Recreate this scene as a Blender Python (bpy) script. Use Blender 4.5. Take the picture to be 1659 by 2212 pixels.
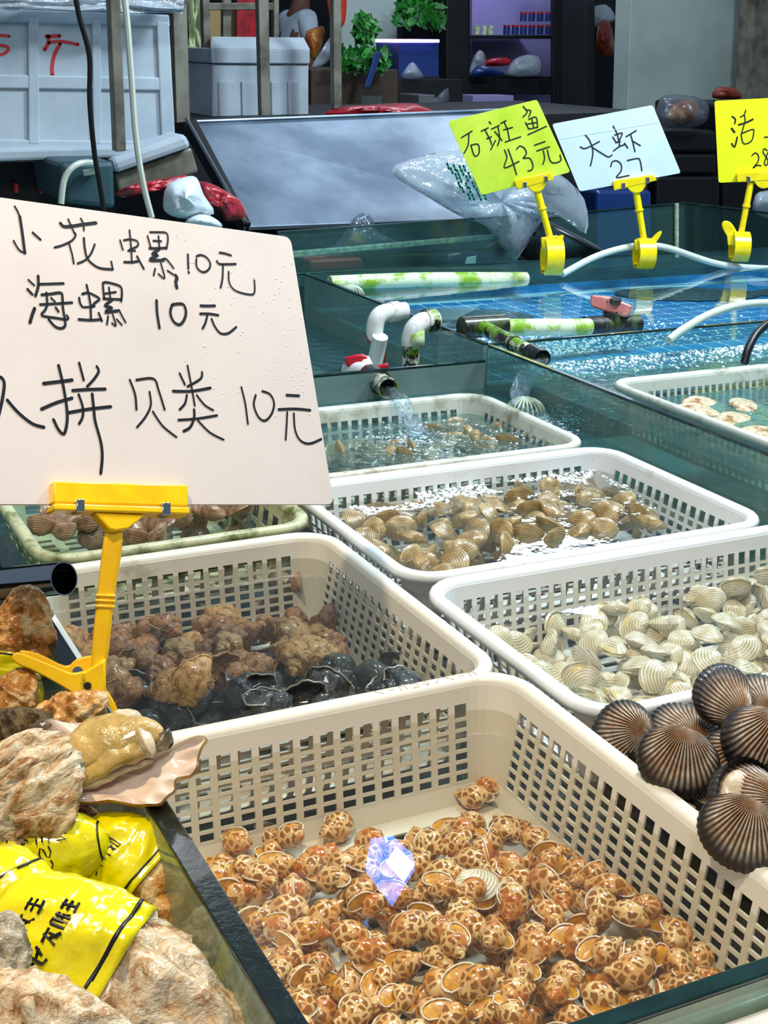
import bpy, bmesh, math, random
from mathutils import Vector, Matrix, Euler, noise
random.seed(7)
PI = math.pi
for o in list(bpy.data.objects): bpy.data.objects.remove(o)
SC = bpy.context.scene
COL = SC.collection

# ---------------------------------------------------------------- camera
# world: z=0 is the plane of the basket rims; the shop floor is at z=-0.85
RA = Matrix(((0.89817265, 0.12461289, -0.42161299),
             (-0.43914609, 0.29986951, -0.84689373),
             (0.02089501, 0.94580648, 0.32405786)))
CAM = Vector((0, 0, 0.55))
FPX = 2940.0
cd = bpy.data.cameras.new('camera'); cam = bpy.data.objects.new('camera', cd); COL.objects.link(cam)
cam.matrix_world = Matrix.Translation(CAM) @ RA.to_4x4()
cd.sensor_fit = 'VERTICAL'; cd.sensor_height = 36; cd.lens = FPX / 2212 * 36
cd.clip_start = 0.05; cd.clip_end = 60
SC.camera = cam

# ---------------------------------------------------------------- world, lights, exposure
SC.view_settings.view_transform = 'Standard'; SC.view_settings.look = 'None'
SC.view_settings.gamma = 1; SC.view_settings.use_curve_mapping = False
SC.view_settings.exposure = 0.0
w = bpy.data.worlds.new('world'); SC.world = w; w.use_nodes = True
w.node_tree.nodes['Background'].inputs[0].default_value = (0.55, 0.75, 1.0, 1)
w.node_tree.nodes['Background'].inputs[1].default_value = 0.22

def area(name, loc, target, size, power, col, shape='SQUARE', spread=PI):
    l = bpy.data.lights.new(name, 'AREA'); l.energy = power; l.size = size; l.color = col; l.shape = 'DISK' if shape == 'DISK' else 'SQUARE'
    l.spread = spread
    o = bpy.data.objects.new(name, l); COL.objects.link(o); o.location = loc
    o.rotation_euler = (Vector(target) - Vector(loc)).to_track_quat('-Z', 'Y').to_euler()
    return o
def spot(name, loc, target, power, col, angle, blend, r):
    l = bpy.data.lights.new(name, 'SPOT'); l.energy = power; l.color = col; l.spot_size = math.radians(angle); l.spot_blend = blend
    l.shadow_soft_size = r
    o = bpy.data.objects.new(name, l); COL.objects.link(o); o.location = loc
    o.rotation_euler = (Vector(target) - Vector(loc)).to_track_quat('-Z', 'Y').to_euler()
    return o
spot('stall_lamp_warm', (-0.15, 0.75, 1.75), (0.28, 0.95, 0), 85, (1.0, 0.80, 0.55), 62, 0.6, 0.035)
area('stall_lamp_cool', (1.2, 1.5, 2.1), (1.0, 1.6, 0), 0.35, 30, (0.80, 0.92, 1.0))
area('stall_lamp_tank', (2.5, 1.7, 2.2), (2.0, 2.6, 0), 0.5, 90, (0.72, 0.90, 1.0))
area('stall_lamp_front', (0.0, -0.3, 1.9), (0.5, 1.0, 0), 0.5, 16, (1.0, 0.93, 0.86))
area('shop_lamp', (2.8, 4.15, 1.3), (2.2, 3.4, 0), 0.4, 5, (0.80, 0.9, 1.0))
area('shop_lamp_rear', (2.6, 4.8, 2.2), (2.8, 6.4, 0.3), 0.6, 34, (0.75, 0.88, 1.0))

# ---------------------------------------------------------------- picking points on real planes
def ray(px, py):
    return (RA @ Vector((px - 829.5, -(py - 1106.0), -FPX))).normalized()
def onz(px, py, z=0.0):
    r = ray(px, py); return CAM + r * ((z - CAM.z) / r.z)
def ony(px, py, y):
    r = ray(px, py); return CAM + r * (y / r.y)
def onx(px, py, x):
    r = ray(px, py); return CAM + r * (x / r.x)
def onp(px, py, O, N):
    r = ray(px, py); return CAM + r * ((O - CAM).dot(N) / r.dot(N))
def proj(p):
    q = RA.transposed() @ (Vector(p) - CAM); return 829.5 - q.x / q.z * FPX, 1106 + q.y / q.z * FPX
RIGHT = RA @ Vector((1, 0, 0)); UPV = RA @ Vector((0, 1, 0)); BACK = RA @ Vector((0, 0, 1))

# ---------------------------------------------------------------- materials
def lin(c):
    return tuple((x / 12.92 if x <= 0.04045 else ((x + 0.055) / 1.055) ** 2.4) for x in c)
def hx(h):
    return lin(tuple(int(h[i:i + 2], 16) / 255 for i in (0, 2, 4))) + (1,)
class NT:
    def __init__(s, name):
        s.m = bpy.data.materials.new(name); s.m.use_nodes = True; s.t = s.m.node_tree
        s.b = s.t.nodes['Principled BSDF']; s.out = s.t.nodes['Material Output']; s.co = None
    def n(s, typ, **k):
        x = s.t.nodes.new(typ)
        for a, v in k.items(): setattr(x, a, v)
        return x
    def l(s, a, b): s.t.links.new(a, b)
    def coord(s, scale=(1, 1, 1)):
        tc = s.n('ShaderNodeTexCoord'); mp = s.n('ShaderNodeMapping'); mp.inputs['Scale'].default_value = scale
        s.l(tc.outputs['Object'], mp.inputs[0]); return mp.outputs[0]
    def noise(s, scale, detail=4, rough=0.55, co=None, dist=0.0):
        x = s.n('ShaderNodeTexNoise'); x.inputs['Scale'].default_value = scale; x.inputs['Detail'].default_value = detail
        x.inputs['Roughness'].default_value = rough; x.inputs['Distortion'].default_value = dist
        s.l(co if co else s.coord(), x.inputs['Vector']); return x.outputs['Fac']
    def ramp(s, fac, stops):
        r = s.n('ShaderNodeValToRGB'); s.l(fac, r.inputs[0]); e = r.color_ramp.elements
        while len(e) < len(stops): e.new(0.5)
        for i, (p, c) in enumerate(stops): e[i].position = p; e[i].color = c
        return r.outputs[0]
    def mix(s, fac, a, b, mode='MIX'):
        x = s.n('ShaderNodeMix', data_type='RGBA', blend_type=mode)
        for sock, v in ((x.inputs[0], fac), (x.inputs[6], a), (x.inputs[7], b)):
            if hasattr(v, 'is_linked') or hasattr(v, 'links'): s.l(v, sock)
            else: sock.default_value = v
        return x.outputs[2]
    def math(s, op, a, b=0.0):
        x = s.n('ShaderNodeMath', operation=op)
        for i, v in enumerate((a, b)):
            if hasattr(v, 'links'): s.l(v, x.inputs[i])
            else: x.inputs[i].default_value = v
        return x.outputs[0]
    def bump(s, h, strength=0.3, dist=0.002):
        x = s.n('ShaderNodeBump'); x.inputs['Strength'].default_value = strength; x.inputs['Distance'].default_value = dist
        s.l(h, x.inputs['Height']); s.l(x.outputs[0], s.b.inputs['Normal']); return x.outputs[0]
    def rnd(s):
        return s.n('ShaderNodeObjectInfo').outputs['Random']
    def set(s, **k):
        for a, v in k.items(): s.b.inputs[a.replace('_', ' ')].default_value = v
WHITE = (1, 1, 1, 1); BLACK = (0, 0, 0, 1)

def plain(name, c, rough=0.5, metal=0.0, c2=None, ns=30, lo=0.4, hi=0.65, bump=0.0, bs=80, coat=0.0, spec=0.5, bd=0.002, sss=0.0):
    t = NT(name); t.set(Roughness=rough, Metallic=metal, Coat_Weight=coat, Specular_IOR_Level=spec)
    if sss:
        t.set(Subsurface_Weight=sss, Subsurface_Scale=0.006)
    if c2:
        f = t.noise(ns); t.l(t.ramp(f, [(lo, hx(c)), (hi, hx(c2))]), t.b.inputs['Base Color'])
    else: t.b.inputs['Base Color'].default_value = hx(c)
    if bump: t.bump(t.noise(bs, 5), bump, bd)
    return t.m

def stained(name, c, c2, amt=0.62, rough=0.32, ns=9):
    t = NT(name); t.set(Roughness=rough, Coat_Weight=0.25, Subsurface_Weight=0.15, Subsurface_Scale=0.004)
    f = t.noise(ns, 6, 0.65); g = t.noise(160, 3, 0.6)
    a = t.ramp(f, [(amt, hx(c)), (amt + 0.16, hx(c2))])
    sp = t.ramp(g, [(0.70, BLACK), (0.76, (0.75, 0.75, 0.75, 1))])
    t.l(t.mix(sp, a, hx(c2)), t.b.inputs['Base Color'])
    t.bump(t.noise(60, 3), 0.08)
    return t.m
M = {}
M['white_plastic'] = stained('white_plastic', 'E9ECEC', 'A9AB92', 0.66)
M['warm_lit_plastic'] = stained('warm_lit_plastic', 'E6E1D2', 'A09468', 0.62)  # white basket plastic with the warm lamp's tint painted into its colour, plus stains
M['dirty_plastic'] = stained('dirty_plastic', 'D9DACB', '8C8868', 0.50, 0.4, 14)
M['mossy_plastic'] = stained('mossy_plastic', 'CBCCA6', '66722E', 0.47, 0.4, 22)
M['yellow_plastic'] = plain('yellow_plastic', 'FFD000', 0.28, coat=0.4, c2='F7C000', ns=40)
M['old_yellow_plastic'] = plain('old_yellow_plastic', 'FFE000', 0.28, coat=0.4, c2='F2CE00', ns=40)
M['card_white'] = plain('card_white', 'D9CEC8', 0.45, c2='D0C6BF', ns=6, coat=0.15, bump=0.05, bs=200)
M['card_cool'] = plain('card_cool', 'DDE8EE', 0.3, c2='D0DEE6', ns=9, coat=0.4)
M['card_lime'] = plain('card_lime', 'DDF04A', 0.25, c2='C9E02C', ns=14, coat=0.7)
M['card_yellow'] = plain('card_yellow', 'F2EE00', 0.4, c2='E8E200', ns=10)
M['ink'] = plain('black_marker_ink', '16181C', 0.35)
M['green_ink'] = plain('green_print', '1E7A62', 0.45)
M['faint_ink'] = plain('worn_print', 'B9A566', 0.5)
M['red_ink'] = plain('red_marker_ink', 'C62A2A', 0.6)
M['white_paint'] = plain('white_dotted_line', 'F4FBFF', 0.4)
M['steel'] = plain('brushed_steel', '8D959A', 0.30, 0.9, c2='6E767C', ns=8, bump=0.06, bs=90)
M['chrome'] = plain('polished_chrome', 'C9CCD0', 0.08, 1.0)
M['dark_hole'] = plain('dark_inside', '0A0B0C', 0.8)
M['tray_steel'] = plain('galvanised_sheet', '8796A6', 0.38, 0.6, c2='5A6C80', ns=5, lo=0.38, hi=0.66, bump=0.12, bs=40)
M['post_steel'] = plain('grimy_steel_post', '8A8577', 0.5, 0.35, c2='5A5448', ns=12, bump=0.1, bs=60)
M['foam'] = plain('white_foam', 'AEB8C0', 0.75, c2='9CA8B2', ns=7, bump=0.12, bs=260)
M['pvc'] = stained('white_pvc', 'EFEDE6', 'B7A78C', 0.60, 0.3, 30)
def algae(name, base, dark, green, lo=0.44, hi=0.52, ns=38):
    t = NT(name); t.set(Roughness=0.45, Coat_Weight=0.5)
    f = t.noise(ns, 6, 0.7); g = t.noise(ns * 0.7, 4, 0.6)
    a = t.ramp(f, [(lo, hx(base)), (hi, hx(dark))])
    gm = t.ramp(g, [(0.52, BLACK), (0.60, WHITE)])
    t.l(t.mix(gm, a, hx(green)), t.b.inputs['Base Color']); t.bump(f, 0.5, 0.003)
    return t.m
M['algae_pvc'] = algae('algae_covered_pvc', 'E4E0C8', '15150C', '6E9A14')
M['green_pvc'] = algae('green_slimed_pvc', 'DDE6C4', 'A9C24E', '86B01C', 0.5, 0.62, 20)
M['black_pvc'] = algae('black_slimed_pvc', '55503C', '0E0D09', '3A4A14', 0.34, 0.46)
M['red_plastic'] = plain('red_plastic', 'C8142C', 0.3, coat=0.4)
M['pink_plastic'] = algae('faded_pink_plastic', 'E08078', '3A1A16', 'E79A90', 0.56, 0.64, 60)
M['rubber_brown'] = plain('brown_rubber_band', '7A2A1C', 0.5)
M['rubber_black'] = plain('black_rubber', '0B0C0E', 0.4)
M['tube_white'] = plain('white_hose', 'CDD3C4', 0.4, coat=0.2)
M['sucker'] = plain('pale_green_grating', 'C9D2BE', 0.45, c2='8A9A78', ns=60)
M['dark_net'] = plain('black_tray_plastic', '08080A', 0.45)
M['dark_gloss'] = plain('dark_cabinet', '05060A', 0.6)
M['tank_floor'] = plain('teal_tank_floor', '9AB4B0', 0.6, c2='7C9A98', ns=5)
M['blue_water_floor'] = plain('grey_blue_tank_floor', '3E4A4C', 0.6, c2='2A383C', ns=6)
M['tile'] = plain('blue_glazed_tile', '2E96D2', 0.3, c2='1E80C2', ns=30)
M['grout'] = plain('pale_blue_grout', 'D8F2F6', 0.7)
M['fish'] = plain('grey_brown_fish_skin', '5A564C', 0.5, c2='37352F', ns=40, bump=0.3, bs=150)
M['edge'] = plain('dark_green_glass_edge', '10302E', 0.12, c2='0B211F', ns=30, coat=0.6)
M['edge_black'] = plain('dirty_black_green_edge', '0E1A18', 0.16, c2='17231F', ns=60, coat=0.6, bump=0.2, bs=220)
M['counter'] = plain('wet_white_counter', 'D5D3C8', 0.22, c2='A9A18A', ns=10, coat=0.5)

def clear(name, tint, rough=0.02, ior=1.45, bump=0.0, bs=20, dirt=None, dirt_amt=0.0, ds=6, film=0.0, bd=0.01, filmcol='4E8A88', aniso=(1, 1, 1)):
    """transparent + fresnel gloss (+ an even film of dirt / cloudiness): lamps shine through it"""
    t = NT(name); t.t.nodes.remove(t.b)
    tr = t.n('ShaderNodeBsdfTransparent'); tr.inputs[0].default_value = hx(tint)
    gl = t.n('ShaderNodeBsdfGlossy'); gl.inputs['Roughness'].default_value = rough
    lw = t.n('ShaderNodeLayerWeight'); lw.inputs[0].default_value = 0.5; f0 = ((ior - 1) / (ior + 1)) ** 2
    sch = t.math('ADD', t.math('MULTIPLY', t.math('POWER', lw.outputs['Facing'], 5.0), 1 - f0), f0)
    df = t.n('ShaderNodeBsdfDiffuse'); df.inputs[0].default_value = hx(filmcol)
    mx0 = t.n('ShaderNodeMixShader'); t.l(tr.outputs[0], mx0.inputs[1]); t.l(df.outputs[0], mx0.inputs[2]); mx0.inputs[0].default_value = film
    last = mx0
    if dirt:
        d2 = t.n('ShaderNodeBsdfDiffuse'); d2.inputs[0].default_value = hx(dirt)
        mx = t.n('ShaderNodeMixShader'); f = t.noise(ds, 6, 0.65)
        r = t.ramp(f, [(0.45, BLACK), (0.75, (dirt_amt,) * 3 + (1,))]); t.l(r, mx.inputs[0])
        t.l(mx0.outputs[0], mx.inputs[1]); t.l(d2.outputs[0], mx.inputs[2]); last = mx
    m2 = t.n('ShaderNodeMixShader'); t.l(sch, m2.inputs[0]); t.l(last.outputs[0], m2.inputs[1]); t.l(gl.outputs[0], m2.inputs[2])
    t.l(m2.outputs[0], t.out.inputs[0])
    if bump:
        h = t.noise(bs, 3, 0.5, t.coord(aniso)); b = t.n('ShaderNodeBump'); b.inputs['Strength'].default_value = bump; b.inputs['Distance'].default_value = bd
        t.l(h, b.inputs['Height']); t.l(b.outputs[0], gl.inputs['Normal']); t.l(b.outputs[0], lw.inputs['Normal'])
    return t.m
M['water'] = clear('clear_water', 'F4F5F0', 0.0, 1.37, 0.0, 9, film=0.03, filmcol='B0AC98')
M['water_mid'] = clear('gently_rippled_water', 'EEF2F0', 0.02, 1.33, 0.16, 20, film=0.04, filmcol='A8ACA0', bd=0.01)
M['water_busy'] = clear('rippled_water', 'DCEFEE', 0.03, 1.36, 0.8, 38, film=0.12, filmcol='6FA6B0', bd=0.012)
M['water_teal'] = clear('teal_water', 'D2EEF2', 0.01, 1.31, 0.07, 7, film=0.06, filmcol='4FA6C8', bd=0.01)
M['water_rb'] = clear('cloudy_teal_water', 'A8D6D8', 0.03, 1.34, 0.5, 26, film=0.22, filmcol='6EA8AE', bd=0.01)
M['glass'] = clear('tank_glass', 'E0F0EC', 0.02, 1.45, film=0.08, filmcol='7FB4B0')
M['glass_green'] = clear('limescaled_glass', 'CFE6DF', 0.03, 1.4, dirt='C4CDB8', dirt_amt=0.65, film=0.5, filmcol='B4C6B2', ds=12)
M['glass_teal'] = clear('algae_filmed_glass', '9CC8C4', 0.02, 1.4, dirt='A8C0B8', dirt_amt=0.3, film=0.6, filmcol='93B0A8', ds=8)
M['glass_soft'] = clear('filmed_glass', 'BFE0DE', 0.02, 1.4, dirt='B9C4A8', dirt_amt=0.35, film=0.30, filmcol='9AB8B2', ds=9)
M['film'] = clear('thin_plastic_film', 'DDE6EA', 0.15, 1.9, 0.9, 26, film=0.42, filmcol='D3DCE6', bd=0.02)
M['film_dark'] = clear('thin_clear_wrap', 'D6DCE2', 0.1, 1.7, 0.9, 30, film=0.18, filmcol='8E96A4', bd=0.02)
M['splash'] = clear('falling_water', 'F2FAFF', 0.03, 1.5, 1.0, 90, film=0.06, filmcol='D8ECF4', bd=0.01, aniso=(1, 1, 0.35))
M['bubble'] = clear('bubble', 'F4FAFA', 0.05, 1.6, film=0.8, filmcol='F4FAFC')

# shells
def babylonia():
    t = NT('blotched_snail_shell'); t.set(Roughness=0.22, Coat_Weight=0.6, Subsurface_Weight=0.08, Subsurface_Scale=0.003)
    co = t.coord(); nz = t.n('ShaderNodeTexNoise'); nz.inputs['Scale'].default_value = 150; t.l(co, nz.inputs['Vector'])
    add = t.n('ShaderNodeVectorMath', operation='MULTIPLY_ADD'); t.l(nz.outputs['Color'], add.inputs[0]); add.inputs[1].default_value = (0.0035,) * 3; t.l(co, add.inputs[2])
    ri = t.n('ShaderNodeVectorMath', operation='ADD'); cmb = t.n('ShaderNodeCombineXYZ'); r = t.rnd()
    for i in range(3): t.l(r, cmb.inputs[i])
    t.l(add.outputs[0], ri.inputs[0]); t.l(cmb.outputs[0], ri.inputs[1])
    v = t.n('ShaderNodeTexVoronoi', feature='DISTANCE_TO_EDGE'); v.inputs['Scale'].default_value = 150; t.l(ri.outputs[0], v.inputs['Vector'])
    f = t.noise(70, 3, 0.5, ri.outputs[0])
    cream = t.mix(t.ramp(f, [(0.40, BLACK), (0.68, WHITE)]), hx('F4D49C'), hx('DE9438'))
    tone = t.mix(r, hx('8C5C24'), hx('A8641C'))
    c = t.mix(t.ramp(v.outputs['Distance'], [(0.10, BLACK), (0.17, WHITE)]), cream, tone)
    # worn orange patches cover part of every shell
    g = t.noise(42, 3, 0.5, ri.outputs[0])
    c = t.mix(t.ramp(g, [(0.56, BLACK), (0.70, (0.85,) * 3 + (1,))]), c, hx('C8660E'))
    t.l(c, t.b.inputs['Base Color']); t.bump(t.noise(300, 3), 0.1, 0.001)
    return t.m
M['babylonia'] = babylonia()
M['operculum'] = plain('amber_operculum', 'E8A820', 0.35, c2='B8740C', ns=90, bump=0.25, bs=200, coat=0.5)
M['lip'] = plain('white_shell_lip', 'F2E6D4', 0.25, coat=0.5)
def rock(name, cols, ns=60, bump=0.7, rough=0.5, coat=0.4, rand=True, bd=0.004, sc=(1, 1, 1)):
    t = NT(name); t.set(Roughness=rough, Coat_Weight=coat)
    f = t.noise(ns, 7, 0.65, t.coord(sc), 0.4); n = len(cols)
    c = t.ramp(f, [(0.30 + 0.42 * i / (n - 1), hx(k)) for i, k in enumerate(cols)])
    if rand:
        c = t.mix(t.math('MULTIPLY', t.rnd(), 0.45), c, hx(cols[n // 2]), 'MULTIPLY')
    t.l(c, t.b.inputs['Base Color']); t.bump(f, bump, bd)
    return t.m
M['whelk_brown'] = rock('brown_whelk_shell', ['3A2218', '86512F', 'C08C58', '7E5A44', 'D8B888'], 75, 1.0, 0.55, 0.15)
M['whelk_tan'] = rock('tan_whelk_shell', ['5E3A1C', 'A8733A', 'D8AE72', '8E6434', 'E6CC9A'], 70, 1.0, 0.55, 0.15)
M['whelk_dark'] = rock('dark_whelk_shell', ['0C0E10', '1E2426', '3E4644', '14181A', '8C9488'], 90, 1.0, 0.22, 0.7)
M['whelk_mouth'] = plain('ribbed_shell_mouth', 'D9C6AE', 0.3, c2='A87A54', ns=60, coat=0.4)
M['dark_mouth'] = plain('grey_shell_mouth', '8A8476', 0.2, c2='5C5850', ns=80, coat=0.6)
def clamm(name, base, line, edge, k=170, rough=0.35, dark=0.5):
    t = NT(name); t.set(Roughness=rough, Coat_Weight=0.35)
    co = t.coord((1, 1, 0.6)); r = t.rnd()
    wv = t.n('ShaderNodeTexWave', wave_type='RINGS', rings_direction='SPHERICAL'); wv.inputs['Scale'].default_value = k
    wv.inputs['Distortion'].default_value = 2.2; wv.inputs['Detail'].default_value = 3; wv.inputs['Detail Scale'].default_value = 1.5
    t.l(co, wv.inputs['Vector'])
    f = t.noise(70, 4); st = t.noise(26, 5, 0.7)
    b = t.mix(t.ramp(f, [(0.35, BLACK), (0.7, WHITE)]), hx(base), hx(edge))
    lw = t.math('MULTIPLY', t.ramp(wv.outputs['Fac'], [(0.72, BLACK), (0.95, WHITE)]), t.ramp(st, [(0.36, BLACK), (0.62, (dark,) * 3 + (1,))]))
    c = t.mix(lw, b, hx(line)); c = t.mix(t.math('MULTIPLY', r, 0.35), c, hx(base), 'MULTIPLY')
    t.l(c, t.b.inputs['Base Color']); t.bump(wv.outputs['Fac'], 0.12, 0.0012)
    return t.m
M['clam_white'] = clamm('cream_clam_shell', 'F6F1E6', '5E5030', 'DCCFA4', k=120, dark=0.75)
M['clam_brown'] = clamm('olive_clam_shell', 'BCA678', '4A381C', '8E7440', k=120, dark=0.9)
M['cockle_grey'] = clamm('striped_cockle_shell', 'B89A7C', '3A261C', '7A5A44', k=130, dark=0.95)
M['clam_flesh'] = plain('clam_flesh', 'E6D29A', 0.3, coat=0.5)
def bloodc():
    t = NT('ribbed_blood_cockle_shell'); t.set(Roughness=0.38, Coat_Weight=0.5)
    # colour of the rib crests is stored per vertex as geometry height, valleys carry dark fur
    at = t.n('ShaderNodeAttribute', attribute_name='rib'); f = t.noise(60, 5, 0.7); g = t.noise(900, 3, 0.7)
    crest = t.mix(t.ramp(f, [(0.38, BLACK), (0.62, WHITE)]), hx('BC8450'), hx('F0DEC4'))
    a2 = t.n('ShaderNodeAttribute', attribute_name='fur')
    m = t.math('MULTIPLY', at.outputs['Fac'], t.math('SUBTRACT', 1.0, a2.outputs['Fac']))
    m = t.math('MULTIPLY', m, t.ramp(g, [(0.30, (0.55,) * 3 + (1,)), (0.46, WHITE)]))
    t.l(t.mix(m, hx('160E0C'), crest), t.b.inputs['Base Color']); t.bump(g, 0.5, 0.0015)
    return t.m
M['blood'] = bloodc()
M['oyster'] = rock('rough_oyster_shell', ['4A2C14', 'A8733A', 'E0C092', 'F0E2C4', 'B98A50', 'F4EAD6'], 32, 1.0, 0.42, 0.5, False, 0.008, (1, 2.2, 1))
M['oyster_orange'] = rock('orange_oyster_shell', ['2E1A0A', 'A86414', 'D89A44', 'F0D6A0', '8A5A24'], 36, 1.0, 0.4, 0.5, False, 0.008, (1, 2, 1))
M['oyster_grey'] = rock('grey_oyster_shell', ['2C261E', '7A6A52', 'B8AC90', 'DCD2B8', '6A5A40'], 34, 1.0, 0.4, 0.5, False, 0.008, (1, 2, 1))
M['oyster_brown'] = rock('brown_oyster_shell', ['2A1808', '5E3E1C', '8E6A3A', 'B8945C', '44301A'], 34, 1.0, 0.3, 0.7, False, 0.008, (1, 2, 1))
M['nacre'] = plain('pearly_shell_inside', 'F6E6DA', 0.2, c2='E8CDB8', ns=14, coat=0.7, bump=0.25, bs=40, bd=0.004)
M['meat'] = plain('oyster_meat', 'D8B870', 0.18, c2='9A7A34', ns=30, coat=1.0, bump=0.8, bs=45, bd=0.006, sss=0.3)
M['meat_pale'] = plain('pale_oyster_meat', 'E6D0B0', 0.15, c2='B8A88C', ns=50, coat=1.0, bump=0.5, bs=90, bd=0.003, sss=0.3)
M['mantle'] = plain('dark_oyster_mantle', '3A3026', 0.2, c2='8A7858', ns=60, coat=1.0, bump=0.5, bs=120)
M['ribbon'] = plain('yellow_printed_film', 'F4E400', 0.16, c2='DED400', ns=16, coat=0.8, bump=0.5, bs=26, bd=0.006)
M['moss'] = plain('mossy_growth', '6A5634', 0.9, c2='2E2412', ns=90, bump=1.0, bs=160, bd=0.006)

# ---------------------------------------------------------------- mesh building
class MB:
    def __init__(s): s.v = []; s.f = []; s.attr = {}
    def add(s, vs, fs):
        o = len(s.v); s.v += [Vector(p) for p in vs]; s.f += [tuple(i + o for i in f) for f in fs]; return s
    def box(s, c, d, R=None):
        c = Vector(c); h = Vector(d) / 2
        vs = [Vector((x * h.x, y * h.y, z * h.z)) for x in (-1, 1) for y in (-1, 1) for z in (-1, 1)]
        if R: vs = [R @ v for v in vs]
        return s.add([c + v for v in vs], [(0, 1, 3, 2), (4, 6, 7, 5), (0, 4, 5, 1), (2, 3, 7, 6), (0, 2, 6, 4), (1, 5, 7, 3)])
    def grid(s, P, closed_u=False, closed_v=False, omit=None):
        nu = len(P); nv = len(P[0]); vs = [p for r in P for p in r]; fs = []
        for i in range(nu if closed_u else nu - 1):
            for j in range(nv if closed_v else nv - 1):
                if omit and omit(i, j): continue
                a = i * nv + j; b = ((i + 1) % nu) * nv + j; c = ((i + 1) % nu) * nv + (j + 1) % nv; d = i * nv + (j + 1) % nv
                fs.append((a, b, c, d))
        return s.add(vs, fs)
    def tube(s, pts, r, n=10, cap=True):
        pts = [Vector(p) for p in pts]; rs = r if isinstance(r, (list, tuple)) else [r] * len(pts)
        P = []; up = None
        for i, p in enumerate(pts):
            t = (pts[min(i + 1, len(pts) - 1)] - pts[max(i - 1, 0)]).normalized()
            if up is None: up = t.orthogonal().normalized()
            up = (up - t * up.dot(t)).normalized(); sd = t.cross(up)
            P.append([p + (up * math.cos(a) + sd * math.sin(a)) * rs[i] for a in [2 * PI * k / n for k in range(n)]])
        o = len(s.v); s.grid(P, closed_v=True)
        if cap:
            s.f.append(tuple(o + k for k in range(n))[::-1]); m = o + (len(pts) - 1) * n; s.f.append(tuple(m + k for k in range(n)))
        return s
    def prism(s, pts, d):
        """extrude closed outline pts by vector d"""
        n = len(pts); d = Vector(d); o = len(s.v)
        s.v += [Vector(p) for p in pts] + [Vector(p) + d for p in pts]
        s.f.append(tuple(o + i for i in range(n))); s.f.append(tuple(o + n + i for i in range(n))[::-1])
        for i in range(n): s.f.append((o + i, o + n + i, o + n + (i + 1) % n, o + (i + 1) % n))
        return s
    def lathe(s, prof, axis_o, R, n=24):
        return s.grid([[Vector(axis_o) + R @ Vector((r * math.cos(2 * PI * k / n), r * math.sin(2 * PI * k / n), z)) for k in range(n)] for r, z in prof], closed_v=True)
    def build(s, name, mat, parent=None, smooth=True, mods=(), kind=None):
        me = bpy.data.meshes.new(name); off = parent.location if (parent and not parent.get('_local')) else Vector()
        off = s_off(parent)
        me.from_pydata([tuple(v - off) for v in s.v], [], s.f); me.validate()
        bm = bmesh.new(); bm.from_mesh(me); bmesh.ops.recalc_face_normals(bm, faces=bm.faces); bm.to_mesh(me); bm.free()
        if smooth:
            for p in me.polygons: p.use_smooth = True
            if smooth != 'all':
                try: me.set_sharp_from_angle(angle=math.radians(38))
                except Exception: pass
        me.materials.append(M[mat] if isinstance(mat, str) else mat)
        o = bpy.data.objects.new(name, me); COL.objects.link(o)
        if parent: o.parent = parent
        for k, a in mods:
            md = o.modifiers.new(k.lower(), k)
            for q, v in a.items(): setattr(md, q, v)
        if kind: o['kind'] = kind
        return o
def s_off(parent):
    off = Vector()
    while parent is not None:
        off += parent.location; parent = parent.parent
    return off
BEV = lambda w, n=2: ('BEVEL', dict(width=w, segments=n, limit_method='ANGLE'))
SOL = lambda t, o=0: ('SOLIDIFY', dict(thickness=t, offset=o))
def empty(name, label, cat, loc, group=None):
    o = bpy.data.objects.new(name, None); COL.objects.link(o); o.location = loc; o.empty_display_size = 0.02
    return tag(o, label, cat, group)
def tag(o, label, cat, group=None, kind=None):
    o['label'] = label; o['category'] = cat
    if group: o['group'] = group
    if kind: o['kind'] = kind
    return o
def copy_tree(o, parent=None):
    c = o.copy(); COL.objects.link(c); c.parent = parent
    for ch in o.children: copy_tree(ch, c)
    return c
def catmull(pts, n=6, closed=False):
    pts = [Vector(p) for p in pts]; L = len(pts); out = []
    rng = L if closed else L - 1
    for i in range(rng):
        g = lambda k: pts[k % L] if closed else pts[max(0, min(L - 1, k))]
        a, b, c, d = g(i - 1), g(i), g(i + 1), g(i + 2)
        for k in range(n):
            t = k / n
            out.append(0.5 * ((2 * b) + (c - a) * t + (2 * a - 5 * b + 4 * c - d) * t * t + (3 * b - a - 3 * c + d) * t ** 3))
    if not closed: out.append(pts[-1])
    return out
# ================================================================ STRUCTURE
FL = -0.85
def structure(name, mb, mat, smooth=False):
    o = mb.build(name, mat, smooth=smooth); o['kind'] = 'structure'; return o
M['floor'] = plain('wet_concrete_floor', '2A2E30', 0.35, c2='14181A', ns=3)
M['wall_dark'] = plain('dark_shop_wall', '20242A', 0.8, c2='14171C', ns=2)
M['wall_pale'] = plain('pale_grey_wall', 'A9B6B0', 0.7, c2='94A39C', ns=3)
structure('floor', MB().box((2.5, 6, FL - .05), (14, 15, .1)), 'floor')
structure('wall_back', MB().box((3.2, 11.5, .85), (14, .1, 3.4)), 'wall_dark')
def quadbox(name, px4, y, depth, mat, parent=None, smooth=False, mods=(), build=True):
    mb = MB().prism([ony(a, b, y) for a, b in px4], (0, depth, 0)); return mb.build(name, mat, parent, smooth, mods)

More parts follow.
